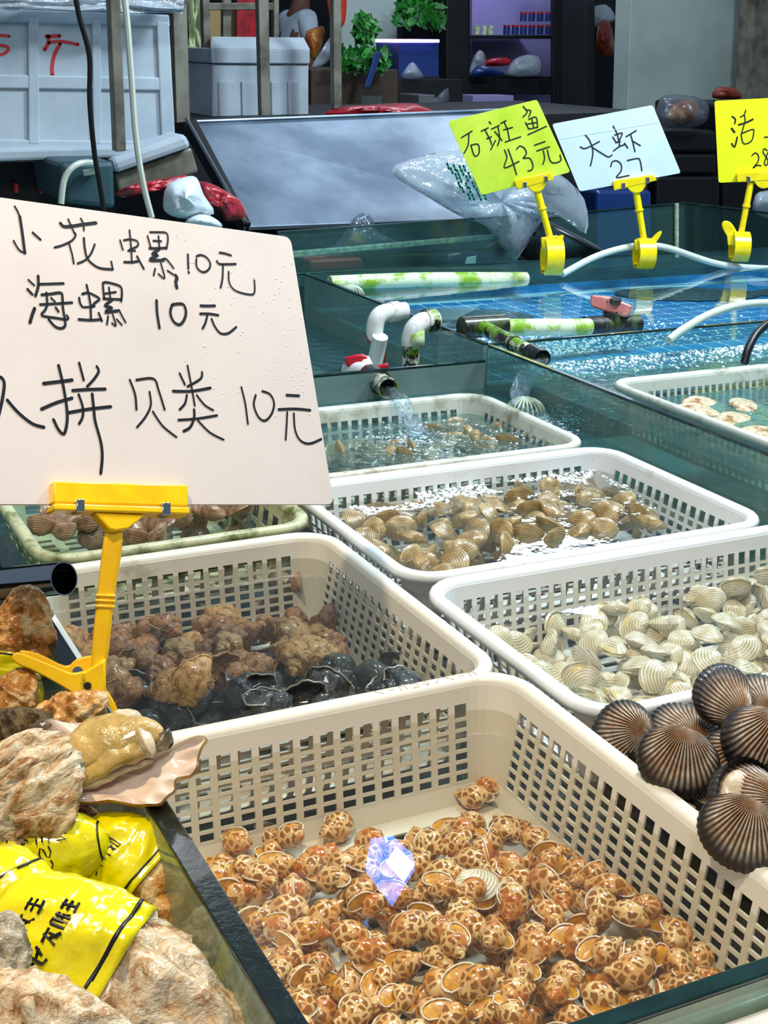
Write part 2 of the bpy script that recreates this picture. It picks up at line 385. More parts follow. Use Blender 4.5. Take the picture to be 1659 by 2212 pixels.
# ---------------------------------------------------------------- the glass tank
tank = empty('display_tank', 'large glass display tank split by dark-edged glass panes, holding the white baskets', 'tank', (0.75, 1.2, -.16))
X0, X1, YF, YC, YB, XR = 0.221, 1.226, 0.482, 2.07, 2.907, 3.3
def pane(x0, x1, y0, y1, z0, z1, mat, edge='edge', name='glass_pane'):
    o = MB().box(((x0 + x1) / 2, (y0 + y1) / 2, (z0 + z1 - .004) / 2), (x1 - x0, y1 - y0, z1 - z0 - .004)).build(name, mat, tank, False)
    e = MB().box(((x0 + x1) / 2, (y0 + y1) / 2, z1 - .002), (x1 - x0 + .0006, y1 - y0 + .0006, .004)).build('pane_edge', edge, o, False, [BEV(.0012)])
    return o
pane(X0, X0 + .0155, YF, YB, -.15, .055, 'glass_green', 'edge_black')['label'] = 'left glass pane with a wide dark dirty top edge'
pane(X0 + .0165, 1.9, YF, YF + .012, -.15, .055, 'glass_green', 'edge')['label'] = 'front glass pane with a dark green top edge'
pane(X1, X1 + .01, YF + .014, YC - .006, -.15, .05, 'glass_soft')['label'] = 'long divider pane running away beside the baskets'
pane(X1, X1 + .01, YC + .006, YB - .006, -.15, .05, 'glass_teal')['label'] = 'rear part of the divider pane, filmed with algae'
pane(X0 + .0165, X1 - .001, YC - .004, YC + .004, -.15, .021, 'glass_teal')
pane(X1 + .011, XR, YC - .004, YC + .004, -.15, .05, 'glass')
pane(X0 + .0165, XR, YB - .005, YB + .005, -.15, .05, 'glass')
MB().box((.75, 1.28, -.158), (1.0, 1.57, .012)).build('bottom_panel', 'blue_water_floor', tank, False)
MB().box((.75, 2.49, -.158), (1.0, .83, .012)).build('bottom_panel', 'tank_floor', tank, False)
MB().box((2.27, 1.28, -.158), (2.06, 1.57, .012)).build('bottom_panel', 'tank_floor', tank, False)
MB().box((2.27, 2.49, -.0353), (2.06, .83, .012)).build('bottom_panel', 'grout', tank, False)
# blue tiles lining the rear right compartment, each one its own piece
t0 = None; pitch = .05
for i in range(20):
    for j in range(15):
        x = 1.27 + pitch * i; y = 2.115 + pitch * j + .002
        if t0 is None:
            t0 = MB().box((0, 0, 0), (pitch - .008, pitch - .010, .005)).build('tile', 'tile', None, False, [BEV(.001, 1)])
            o = t0
        else: o = t0.copy(); COL.objects.link(o)
        o.parent = tank; o.location = Vector((x, y, -.030)) - tank.location
rest = MB()
for i in range(20, 40):
    for j in range(15): rest.box((1.27 + pitch * i, 2.117 + pitch * j, -.030), (pitch - .004, pitch - .004, .005))
o = rest.build('tile', 'tile', tank, False); o['kind'] = 'stuff'
MB().box((2.27, YB - .012, -.04), (2.04, .006, .06)).build('wall_lining', 'tile', tank, False)

def water(name, x0, x1, y0, y1, z, mat, label):
    o = MB().grid([[Vector((x0 + (x1 - x0) * i / 4, y0 + (y1 - y0) * j / 4, z)) for j in range(5)] for i in range(5)]).build(name, mat, None, 'all')
    return tag(o, label, 'water', kind='stuff')
ZW = -.030
water('tank_water', X0 + .0165, X1, YF + .014, 1.215, ZW, 'water', 'clear still water around the front baskets')
water('tank_water', X0 + .0165, X1, 1.215, 1.62, ZW, 'water_mid', 'gently rippled water in and round the foamy clam basket')
water('tank_water', X0 + .0165, X1, 1.62, YC - .004, ZW, 'water_busy', 'rippled water round the rear basket under the running pipe')
water('tank_water', X0 + .0165, X1, YC + .004, YB - .005, -.06, 'water_busy', 'low water in the pipe compartment behind the rear basket')
water('tank_water', X1 + .010, XR, YC + .004, YB - .012, .014, 'water_teal', 'blue water over the tiled compartment below the price cards')
water('tank_water', X1 + .010, XR, YF + .014, YC - .004, .006, 'water_rb', 'cloudy teal water round the basket beyond the divider pane')

# counter in front of the tank
o = MB().box((1.1, .305, .022), (1.9, .344, .03)).build('front_ledge', 'counter', None, False, [BEV(.004)])
tag(o, 'wet white ledge along the outside of the front glass pane', 'ledge')
# stand under the tank
st = empty('tank_stand', 'dark stand under the display tank', 'stand', (1.6, 1.7, FL))
MB().box((1.77, 1.6, -.2), (3.2, 2.7, .07)).build('stand_top', 'dark_net', st, False)
for x in (.2, 3.3):
    for y in (.35, 2.85): MB().box((x, y, (FL - .235) / 2), (.06, .06, -.235 - FL)).build('leg', 'post_steel', st, False)

# ================================================================ BASKETS
def rrect(x0, x1, y0, y1, r, off=0.0, nc=6):
    """points of rounded rect, with straight sides given by breakpoints; returns list of corner arcs"""
    x0 -= off; x1 += off; y0 -= off; y1 += off; r = max(.004, r + off)
    C = [((x1 - r, y1 - r), 0), ((x0 + r, y1 - r), PI / 2), ((x0 + r, y0 + r), PI), ((x1 - r, y0 + r), 1.5 * PI)]
    return [[(cx + r * math.cos(a + PI / 2 * k / nc), cy + r * math.sin(a + PI / 2 * k / nc)) for k in range(nc + 1)] for (cx, cy), a in C]
def basket(label, x0, x1, y0, y1, zt, depth, mat, rw=.016, taper=.016, r=.035, zg=(-.022, -.100), rows=7, pitch=.0165, toph=1.6, slots=False, group='white plastic sieve baskets', tilt=None, rimdrop=.010, marks=None):
    root = empty('plastic_basket', label, 'basket', ((x0 + x1) / 2, (y0 + y1) / 2, zt - depth), group)
    ix0, ix1, iy0, iy1 = x0 + rw, x1 - rw, y0 + rw, y1 - rw
    def ring(off):
        A = rrect(ix0, ix1, iy0, iy1, r, off); return A
    # rim
    prof = [(-.001, -.010), (0.0, -.004), (.0025, -.0005), (.006, 0.0008), (rw * .8, .0006), (rw - .001, -.0015), (rw, -.004), (rw, -rimdrop), (rw - .002, -rimdrop)]
    P = []
    for off, z in prof:
        P.append([Vector((x, y, zt + z)) for arc in ring(off) for x, y in arc])
    MB().grid(P, closed_v=True).build('rim', mat, root, 'all')
    # wall with holes
    zs = [-.006]
    z = zg[0]; zs.append(z); rh = (zg[0] - zg[1]) / (rows + (toph - 1))
    hole_rows = set()
    for k in range(rows):
        hh = rh * (toph if k == 0 else 1)
        hole_rows.add(len(zs) - 1); zs.append(z - hh + rh * .30); zs.append(z - hh); z -= hh
    if zs[-1] > -depth + .004: zs.append(-depth)
    else: zs[-1] = -depth
    base = ring(0)
    S = []; holecols = set()      # list of (fn by offset)
    def side_pts(a, b, n):
        out = []
        for k in range(n):
            for q in (0.0, .20, .80): out.append(((k + q) / n))
        return out
    per = []
    for ci in range(4):
        arc_n = 6
        for k in range(arc_n): per.append(('arc', ci, k))
        # side from end of arc ci to start of arc ci+1
        a = base[ci][-1]; b = base[(ci + 1) % 4][0]
        L = math.hypot(b[0] - a[0], b[1] - a[1]); n = max(3, int(L / pitch))
        for q in range(n):
            per.append(('side', ci, q / n)); holecols.add(len(per)); per.append(('side', ci, (q + .17) / n)); 
            per.append(('side', ci, (q + .83) / n))
    def wall_ring(z):
        off = -taper * min(1, (-z) / depth) - (.006 * max(0, (-z - depth + .012) / .012) ** 2)
        A = ring(off); out = []
        for t in per:
            if t[0] == 'arc': x, y = A[t[1]][t[2]]
            else:
                a = A[t[1]][-1]; b = A[(t[1] + 1) % 4][0]; x = a[0] + (b[0] - a[0]) * t[2]; y = a[1] + (b[1] - a[1]) * t[2]
            out.append(Vector((x, y, zt + z)))
        return out
    P = [wall_ring(z) for z in zs]
    om = lambda i, j: (i in hole_rows) and (j in holecols)
    MB().grid(P, closed_v=True, omit=om).build('side_wall', mat, root, False, [SOL(.0022, 1)])
    # floor with slots
    off = -taper - .005
    bx0, bx1, by0, by1 = ix0 - off, ix1 + off, iy0 - off, iy1 + off
    rr = r * .8
    def clampc(x, y):
        for cx, sx in ((bx0 + rr, -1), (bx1 - rr, 1)):
            for cy, sy in ((by0 + rr, -1), (by1 - rr, 1)):
                dx, dy = x - cx, y - cy
                if dx * sx > 0 and dy * sy > 0:
                    d = math.hypot(dx, dy)
                    if d > rr: return cx + dx / d * rr, cy + dy / d * rr
        return x, y
    def brk(a, b, p, h):
        n = int((b - a - .03) / p); s = (b - a - n * p) / 2; out = [a]; hs = set()
        for k in range(n): hs.add(len(out)); out += [a + s + k * p + p * (1 - h) / 2, a + s + k * p + p * (1 + h) / 2]
        out.append(b); return out, hs
    xs, hx_ = brk(bx0, bx1, .034, .62); ys, hy_ = brk(by0, by1, .021, .45)
    G = [[Vector((*clampc(x, y), zt - depth + .0012)) for y in ys] for x in xs]
    MB().grid(G, omit=lambda i, j: i in hx_ and j in hy_).build('basket_floor', mat, root, False, [SOL(.0022, 0)])
    if marks: marks(root)
    return root
# faint worn lettering on the rim between the whelk and front baskets
def rim_marks(root):
    segs = []
    Gs = [[(0, 0), (0, 1), (.7, 1), (.7, 0)], [(.1, .5), (.7, .5)], [(0, 1), (.7, 0)], [(0, 0), (.7, 1)], [(.35, 0), (0, .5), (.35, 1), (.7, .5), (.35, 0)], [(0, 0), (.7, 0), (.7, 1), (0, 1)]]
    mb = MB()
    for k in range(9):
        g = Gs[(k * 5 + 2) % len(Gs)]
        pts = [Vector((.488 + .012 * k + .008 * a, .9845 + .007 * b, .0010)) for a, b in g]
        ribbon(mb, pts, .0009, Vector((0, 0, 1)))
    mb.build('worn_lettering', 'faint_ink', root, False)
def ribbon(mb, pts, w, N, taper=True):
    """flat marker stroke lying in a plane with normal N"""
    N = N.normalized(); n = len(pts)
    L = []; R = []
    for i, p in enumerate(pts):
        t = (pts[min(i + 1, n - 1)] - pts[max(i - 1, 0)])
        if t.length < 1e-9: t = Vector((1, 0, 0))
        s = N.cross(t.normalized()).normalized() * (w / 2)
        L.append(p + s); R.append(p - s)
    mb.grid([L, R])
    for p in (pts[0], pts[-1]):
        u = N.orthogonal().normalized(); v = N.cross(u); o = len(mb.v)
        mb.v += [p + (u * math.cos(a) + v * math.sin(a)) * w / 2 for a in [2 * PI * k / 8 for k in range(8)]]; mb.f.append(tuple(o + k for k in range(8)))
BD = .118
FB = basket('white plastic basket in painted warm light at the front full of orange-blotched sea snails', .240, .630, .512, .996, 0, BD, 'warm_lit_plastic', marks=rim_marks, pitch=.0182)
ML = basket('white plastic basket in painted warm light of brown whelks behind the yellow sign clip', .256, .630, .985, 1.423, -.004, .105, 'warm_lit_plastic', pitch=.0178)
MR = basket('white plastic basket of pale cream clams at the right', .640, 1.190, .868, 1.213, 0, .10, 'white_plastic', pitch=.0165, rows=6)
SR = basket('white plastic basket of olive clams with foam on its water', .640, 1.155, 1.219, 1.590, 0, .10, 'white_plastic', pitch=.0185, rows=6)
TB = basket('dirty white basket under the running water pipe', .660, 1.143, 1.600, 1.944, 0, .09, 'dirty_plastic', pitch=.018, rows=5, toph=1.3)
LS = basket('moss-stained basket of small striped cockles behind the big sign', .285, .628, 1.432, 1.800, 0, .09, 'mossy_plastic', pitch=.03, rows=4)
RB = basket('stained basket of flat shells in the tank beyond the divider pane', 1.290, 1.76, 1.28, 1.795, .040, .09, 'dirty_plastic', pitch=.0145, rows=3, toph=3.2, r=.03)
# ================================================================ SHELLS
def gastropod(name, L, W=1.7, turns=4.6, c=.45, a=.60, b=1.2, T=1.75, knobs=0, knob=0, ridges=0, ridge=0, mat='babylonia', oper='operculum', lip='lip', nphi=16, nth=20, seed=0, opn=.97, flare=0.0, tip=0.18, rough=0.0, deep=.10):
    """helical shell; local z along the axis, apex at +z; origin at the middle. root empty > shell, lip, operculum"""
    k = math.log(W) / (2 * PI); th1 = turns * 2 * PI; n = int(turns * nth)
    tot = T + b; sc = L / tot
    P = []
    def sec(th, grow=1.0, fl=0.0):
        s = math.exp(k * (th - th1)); out = []
        for q in range(nphi):
            ph = 2 * PI * q / nphi
            rr = 1 + (ridge * math.sin(ridges * ph) if ridges else 0)
            kn = 1 + (knob * max(0, math.sin(knobs * th)) ** 2 * max(0, math.cos(ph - .9)) ** 2 if knobs else 0)
            r = (c + (a * grow) * math.cos(ph) * rr * kn) * s
            zz = (-T + b * grow * math.sin(ph) * rr * (1 + (tip if math.sin(ph) < 0 else 0))) * s
            rad = max(r, .02 * s)
            out.append(Vector((rad * math.cos(th), rad * math.sin(th), zz + tot / 2)) * sc)
        return out
    for i in range(n + 1): P.append(sec(th1 * i / n, 1 + flare * max(0, (i - n + 4) / 4) ** 2))
    if rough:
        for i, row in enumerate(P):
            s_ = math.exp(k * (th1 * i / n - th1))
            for j, p in enumerate(row):
                th = th1 * i / n; ph = 2 * PI * j / nphi
                d = .5 * noise.noise(Vector((th * 1.6 + seed, ph * 1.2, 0))) + .5 * max(0, math.sin(th * 8 / 2)) * max(0, math.cos(ph - .8))
                ce = Vector((c * s_ * math.cos(th), c * s_ * math.sin(th), -T * s_ + tot / 2)) * sc
                row[j] = p + (p - ce) * d * rough
    root = bpy.data.objects.new(name, None); COL.objects.link(root); root.empty_display_size = .01
    ctr = sum(P[-1], Vector()) / nphi
    nrm = (Matrix.Rotation(th1, 3, 'Z') @ Vector((0, 1, 0)))
    # shell closes a little inside the mouth
    MB().grid(P + [[p.lerp(ctr, .12) - nrm * .05 * sc for p in P[-1]], [p.lerp(ctr, .35) - nrm * .30 * sc for p in P[-1]], [ctr - nrm * .45 * sc] * nphi], closed_v=True).build('shell', mat, root, 'all')
    if lip: MB().tube(P[-1] + [P[-1][0]], .05 * sc, 6, False).build('lip', lip, root, 'all')
    if oper:
        e = [p.lerp(ctr, .14) - nrm * .04 * sc for p in P[-1]]; e2 = [p.lerp(ctr, .5) + nrm * .02 * sc for p in P[-1]]
        MB().grid([e, e2, [ctr + nrm * .03 * sc] * nphi], closed_v=True).build('operculum', oper, root, 'all')
    root['_mouth'] = tuple(nrm)
    return root, nrm

def bivalve(name, L, H, D, mat, skew=0.12, ribs=0, rib=0, na=40, nt=12, gape=0.0, fur=False, flesh=None, grain=0.0, seed=0):
    """two valves in the xy plane with the hinge (umbo) at the origin, fan opening towards -y; thickness along z"""
    root = bpy.data.objects.new(name, None); COL.objects.link(root); root.empty_display_size = .01
    def R(al):
        ca, sa = math.cos(al), math.sin(al)
        # ellipse of half length L/2, centre (skew*L, -H/2)
        cx, cy = skew * L, -H * .47; A, B = L / 2, H * .53
        a_ = (ca / A) ** 2 + (sa / B) ** 2; b_ = -2 * (ca * cx / A ** 2 + (-sa) * cy / B ** 2) * 1.0
        dx, dy = ca, -sa
        a_ = (dx / A) ** 2 + (dy / B) ** 2; b_ = -2 * (dx * cx / A ** 2 + dy * cy / B ** 2); c_ = (cx / A) ** 2 + (cy / B) ** 2 - 1
        disc = max(0, b_ * b_ - 4 * a_ * c_); return (-b_ + math.sqrt(disc)) / (2 * a_)
    valves = []
    for sgn in (1, -1):
        P = []; ribv = []; furv = []
        for i in range(na + 1):
            al = -.35 + (PI + .70) * i / na; row = []
            rad = R(al)
            for j in range(nt + 1):
                t = (j / nt) ** .8
                h = (1 - t ** 2.4) ** .62 * (.78 + .22 * math.sin(PI * min(1, t * 1.5)))
                edge = max(0.0, math.sin(max(0, min(PI, (al + .35) / (PI + .70) * PI)))) ** .45
                z = sgn * D / 2 * h * edge
                w = 1.0
                if ribs:
                    cr = .5 + .5 * math.cos(ribs * al); w = 1 + rib * (cr - .5) * min(1, t * 2.5)
                    ribv.append(cr)
                    furv.append(min(1, max(0, (t - .68) / .22)) if fur else 0)
                p = Vector((rad * t * math.cos(al), -rad * t * math.sin(al), z * w))
                if ribs: p.x *= 1 + rib * .15 * (cr - .5) * t; p.y *= 1 + rib * .15 * (cr - .5) * t
                if grain:
                    p.z += sgn * grain * math.sin(t * 22 + noise.noise(p * 40) * 2) * h
                row.append(p)
            P.append(row)
        mb = MB().grid(P); o = mb.build('valve', mat, root, 'all')
        if ribs:
            for nm, vals in (('rib', ribv), ('fur', furv)):
                at = o.data.attributes.new(nm, 'FLOAT', 'POINT')
                if len(vals) == len(o.data.vertices):
                    at.data.foreach_set('value', vals)
        if gape: o.rotation_euler = (sgn * gape, 0, 0)
        valves.append(o)
    if flesh:
        MB().grid([[Vector((skew * L + L * .36 * math.cos(u) * math.sin(v), -H * .5 + H * .40 * math.sin(u) * math.sin(v), D * .22 * math.cos(v))) for u in [2 * PI * q / 16 for q in range(16)]] for v in [PI * q / 8 for q in range(9)]], closed_v=True).build('flesh', flesh, root, 'all')
    return root

def near(px, py, anchors):
    return min(anchors, key=lambda a: (a[0] - px) ** 2 + (a[1] - py) ** 2)[2]

ORD = ['first', 'second', 'third', 'fourth', 'fifth', 'sixth', 'seventh', 'eighth', 'ninth', 'tenth', 'eleventh', 'twelfth', 'thirteenth', 'fourteenth', 'fifteenth', 'sixteenth', 'seventeenth', 'eighteenth', 'nineteenth', 'twentieth', 'twenty-first', 'twenty-second', 'twenty-third', 'twenty-fourth', 'twenty-fifth', 'twenty-sixth', 'twenty-seventh', 'twenty-eighth']
class Heap:
    def __init__(s): s.it = []
    def rest(s, x, y, a, c, z0):
        z = z0 + c
        for X, Y, Z, A, Cc in s.it:
            d = math.hypot(X - x, Y - y); r = (a + A)
            if d < r: z = max(z, Z + (c + Cc) * math.sqrt(1 - (d / r) ** 2))
        return z
    def put(s, x, y, a, c, z): s.it.append((x, y, z, a, c))

used_proto = set()
def place(proto, loc, rot, label, cat, group, scale=1.0):
    if proto.name not in used_proto: o = proto; used_proto.add(proto.name)
    else: o = copy_tree(proto)
    o.location = loc; o.rotation_mode = 'QUATERNION'; o.rotation_quaternion = rot; o.scale = (scale,) * 3
    tag(o, label, cat, group); return o
def quat_axes(z, x):
    z = Vector(z).normalized(); x = Vector(x); x = (x - z * x.dot(z)).normalized(); y = z.cross(x)
    return Matrix((x, y, z)).transposed().to_quaternion()
def inpoly(px, py, poly):
    c = False; n = len(poly)
    for i in range(n):
        x1, y1 = poly[i]; x2, y2 = poly[(i + 1) % n]
        if (y1 > py) != (y2 > py) and px < (x2 - x1) * (py - y1) / (y2 - y1) + x1: c = not c
    return c
def fill(protos, n, zfloor, a, c, region, zmax, holes, bounds, anchors, fmt, cat, group, seed, looks, squeeze=.86, tries=4000, sc=(.88, 1.12), fixed=(), orient='any', vb=(None, None)):
    rng = random.Random(seed); hp = Heap(); x0, x1, y0, y1 = bounds; cnt = 0; out = []
    cand = [(f[0], f[1], True) for f in fixed]
    for _ in range(tries): cand.append((rng.uniform(x0, x1), rng.uniform(y0, y1), False))
    for x, y, fx in cand:
        if cnt >= n: break
        s = rng.uniform(*sc); z = hp.rest(x, y, a * s * squeeze, c * s * squeeze, zfloor)
        px, py = proj((x, y, z))
        if not fx:
            if not inpoly(px, py, region): continue
            if any(((px - hx0) / rx) ** 2 + ((py - hy0) / ry) ** 2 < 1 for hx0, hy0, rx, ry in holes): continue
            lim = zmax(px, py) if callable(zmax) else zmax
            if z > zfloor + lim: continue
        hp.put(x, y, a * s * squeeze, c * s * squeeze, z); cnt += 1
        out.append((x, y, z, s, px, py))
    kept = []
    for i, (x, y, z, s, px, py) in enumerate(out):
        if i < len(fixed): kept.append(out[i]); continue
        pr = a * s * FPX / (Vector((x, y, z)) - CAM).length; hid = 0; smp = [(0, 0)] + [(math.cos(k * PI / 4) * .72, math.sin(k * PI / 4) * .55) for k in range(8)]
        for u, v in smp:
            X, Y = px + u * pr, py + v * pr
            if any(o[2] > z + c * .4 and ((X - o[4]) / (pr * .98)) ** 2 + ((Y - o[5]) / (pr * .74)) ** 2 < 1 for o in out): hid += 1
        if hid < len(smp): kept.append(out[i])
    print('kept', cat, len(kept), len(out)); out = kept
    plan = []
    for rec in out:
        px, py = rec[4:]
        pr = protos(px, py, rng) if callable(protos) else rng.choice(protos)
        ang = rng.uniform(0, 2 * PI); look = rng.choice(looks)
        plan.append((rec, pr, ang, look, fmt(look[1], near(px, py, anchors), pr)))
    cnts = {}
    for k in sorted(range(len(plan)), key=lambda k: plan[k][0][4]): cnts.setdefault(plan[k][4], []).append(k)
    names = {}
    for lb, ks in cnts.items():
        for i, k in enumerate(ks): names[k] = lb if len(ks) == 1 else (('leftmost' if i == 0 else 'rightmost' if i == len(ks) - 1 else ORD[min(i, len(ORD) - 1)] + ' from left') + ' ' + lb)
    for k_, ((x, y, z, s, px, py), pr, ang, look, lb) in enumerate(plan):
        if orient == 'snail':
            ax = Vector((math.cos(ang), math.sin(ang), rng.uniform(-.25, .45)))
            m = Vector(pr['_mouth'])
            up = {'up': Vector((rng.uniform(-.3, .3), -.5 + rng.uniform(-.3, .2), 1)), 'down': Vector((rng.uniform(-.4, .4), rng.uniform(.1, .7), -1)), 'side': Vector((math.sin(ang), -math.cos(ang), .1))}[look[0]]
            z_ = ax.normalized(); y_ = (up - z_ * up.dot(z_)).normalized(); x_ = y_.cross(z_)
            # local mouth direction -> y_
            ml = Vector((m.x, m.y, 0)).normalized(); rx_ = Matrix.Rotation(math.atan2(ml.x, ml.y), 3, 'Z')
            q = (Matrix((x_, y_, z_)).transposed() @ rx_).to_quaternion()
            loc = Vector((x, y, z))
        else:
            up = Vector((rng.gauss(0, .42), rng.gauss(-.25, .42), 1)).normalized()
            xx = Vector((math.cos(ang), math.sin(ang), 0)); q = quat_axes(up if look[0] != 'edge' else Vector((math.cos(ang + 1.3), math.sin(ang + 1.3), .35)), xx)
            loc = Vector((x, y, z)) - q @ (Vector(pr['_ctr']) * s)
        place(pr, loc, q, names[k_], cat, group, s)
    return out

# ---- orange blotched snails in the front basket
ba = [gastropod('sea_snail', .036 * k, W=w_, b=b_, T=t_, mat='babylonia', turns=5, c=.44, a=.60)[0] for k, w_, b_, t_ in ((1, 1.55, .88, 1.75), (.93, 1.62, .92, 1.6), (1.06, 1.5, .85, 1.9))]
zf = -BD + .003
an = [(500, 1830, 'close to the left glass near the back'), (560, 2000, 'along the left glass halfway'), (640, 2130, 'low along the left glass'),
      (720, 1830, 'by the back left of the bare patch'), (880, 1860, 'behind the bright lamp reflection'), (780, 1960, 'left of the lamp reflection'), (900, 2000, 'just below the lamp reflection'),
      (1000, 1880, 'right of the lamp reflection'), (1100, 1820, 'near the back right corner'), (1200, 1880, 'against the right side wall near the back'), (1300, 1980, 'against the right side wall halfway along'),
      (1100, 1980, 'in the middle of the basket'), (950, 2100, 'in the dense lower middle of the heap'), (1200, 2080, 'in the dense lower right of the heap'), (1420, 2060, 'low along the right side wall'),
      (800, 2180, 'at the bottom edge left of centre'), (1080, 2180, 'at the bottom edge right of centre'), (1300, 2170, 'beside the front glass pane')]
reg = [(440, 1850), (520, 1800), (700, 1800), (870, 1830), (1000, 1770), (1080, 1780), (1160, 1800), (1250, 1880), (1390, 1940), (1480, 2040), (1560, 2130), (1500, 2300), (700, 2300), (560, 2080)]
holes = [(790, 2000, 50, 34), (740, 2075, 48, 34), (660, 2035, 34, 22), (905, 1960, 30, 18), (640, 1770, 160, 22)]
fx = [tuple(onz(px, py, zf + .012))[:2] for px, py in [(1045, 1690), (1018, 1718), (1108, 1782), (722, 1790), (585, 1835), (480, 1865), (1345, 1925), (1480, 2060), (845, 1835), (800, 1835)]]
zmx = lambda px, py: .024 if py < 1860 else (.046 if (px > 950 and py > 1900) else .034)
tn = ['pale cream', 'orange-brown', 'amber']
fill(ba, 340, zf, .0146, .0114, reg, zmx, holes, (.27, .612, .53, .975), an,
     lambda l, w_, p: f'{l} blotched snail {w_}', 'snail', 'blotched sea snails in the front basket', 5,
     [('up', 'mouth-up'), ('up', 'mouth-up'), ('down', 'back-up'), ('down', 'back-up'), ('side', 'sideways')],
     squeeze=.84, fixed=fx, orient='snail', tries=9000)
# one striped clam among the snails
cl1 = bivalve('clam', .040, .029, .016, 'clam_white', grain=.0002); cl1['_ctr'] = (.004, -.0145, 0)
q = quat_axes((0, -.3, 1), (1, .1, 0))
place(cl1, onz(1030, 1915, zf + .040) - q @ Vector((.004, -.0145, 0)), q, 'single pale zigzag-striped clam lying among the orange snails', 'clam', None)

# ---- whelks
wb = [gastropod('whelk', .050 * k, W=w_, b=.82, T=1.9, rough=.42, seed=k * 9, nth=26, ridges=9, ridge=.06, mat=m_, oper=None, lip='whelk_tan', turns=4.4, c=.42, a=.66, flare=.18, nphi=26)[0]
      for k, w_, m_ in ((1, 1.6, 'whelk_brown'), (1.1, 1.7, 'whelk_tan'), (.92, 1.55, 'whelk_brown'))]
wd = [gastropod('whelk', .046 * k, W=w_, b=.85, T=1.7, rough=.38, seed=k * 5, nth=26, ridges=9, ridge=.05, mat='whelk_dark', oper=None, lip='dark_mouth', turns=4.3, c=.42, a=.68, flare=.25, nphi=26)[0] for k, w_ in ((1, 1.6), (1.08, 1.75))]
zf = -.105 + .003
wp = lambda px, py, r: r.choice(wd) if py > 1500 - .10 * (px - 250) + r.uniform(-14, 14) else r.choice(wb)  # whelks below a slanting picture line take the dark shell material
aw = [(150, 1350, 'in front of the chrome pipe'), (300, 1370, 'right of the clip pole near the back'), (300, 1470, 'right of the yellow clip by the front'), (300, 1540, 'in the front left corner of the whelk heap'),
      (450, 1350, 'at the back edge of the heap'), (470, 1430, 'in the middle of the heap'), (450, 1500, 'in the front middle of the heap'), (600, 1420, 'right of the middle of the heap'),
      (620, 1290, 'in the far right corner cluster'), (660, 1350, 'against the right side wall of the basket'), (750, 1440, 'near the right front corner'), (620, 1510, 'along the front rim'), (750, 1480, 'along the front rim at the right')]
reg = [(100, 1290), (230, 1320), (330, 1345), (420, 1325), (500, 1325), (560, 1360), (600, 1330), (690, 1340), (740, 1400), (830, 1440), (900, 1480), (800, 1600), (200, 1620), (120, 1450)]
fx = [tuple(onz(px, py, zf + .014))[:2] for px, py in [(585, 1300), (615, 1285), (650, 1295), (640, 1335), (640, 1360), (465, 1335), (515, 1370), (240, 1345), (150, 1310)]]
holes = [(560, 1390, 60, 28), (530, 1330, 40, 24), (600, 1400, 30, 14)]
zmx = lambda px, py: .030 if py < 1400 else (.05 if py < 1470 else .078)
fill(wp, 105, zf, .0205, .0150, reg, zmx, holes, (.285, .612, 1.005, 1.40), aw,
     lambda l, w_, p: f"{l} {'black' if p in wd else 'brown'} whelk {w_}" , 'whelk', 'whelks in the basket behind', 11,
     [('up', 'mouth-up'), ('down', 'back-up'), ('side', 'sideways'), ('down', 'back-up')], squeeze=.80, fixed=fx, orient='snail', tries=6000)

# ---- pale clams
cw = []
for k, h, d, s_, fl, gp in ((1, .72, .46, .10, None, 0), (1.06, .66, .42, .14, None, 0), (.94, .76, .50, .06, None, 0), (1.0, .68, .44, .10, 'clam_flesh', .10)):
    c_ = bivalve('clam', .038 * k, .038 * k * h, .038 * k * d, 'clam_white', s_, gape=gp, flesh=fl, grain=.00018); c_['_ctr'] = (s_ * .038 * k, -.47 * .038 * k * h, 0); cw.append(c_)
zf = -.10 + .003
ac = [(1080, 1370, 'at the back left of its basket'), (1200, 1360, 'near the back wall holes'), (1160, 1430, 'at the left side of the heap'), (1200, 1470, 'near the left rim'), (1330, 1400, 'in the left middle of the heap'),
      (1300, 1480, 'by the front rim near the dark cockles'), (1440, 1430, 'in the middle of the heap'), (1400, 1340, 'at the back middle of the heap'), (1520, 1330, 'in the far right of the heap'), (1600, 1280, 'at the back right end of the heap'), (1600, 1380, 'at the picture edge'), (1600, 1450, 'behind the topmost dark cockle')]
reg = [(1040, 1350), (1120, 1340), (1220, 1320), (1380, 1310), (1500, 1270), (1600, 1245), (1800, 1230), (1800, 1520), (1240, 1560), (1130, 1450)]
zmx = lambda px, py: .034 if px < 1250 else .050
fill(cw, 178, zf, .0170, .0086, reg, zmx, [], (.655, 1.17, .885, 1.20), ac,
     lambda l, w_, p: f'{l} cream clam {w_}', 'clam', 'pale clams in the right basket', 3,
     [('flat', 'flat'), ('flat', 'flat'), ('edge', 'upright'), ('flat', 'flat')], squeeze=.82, tries=9000)
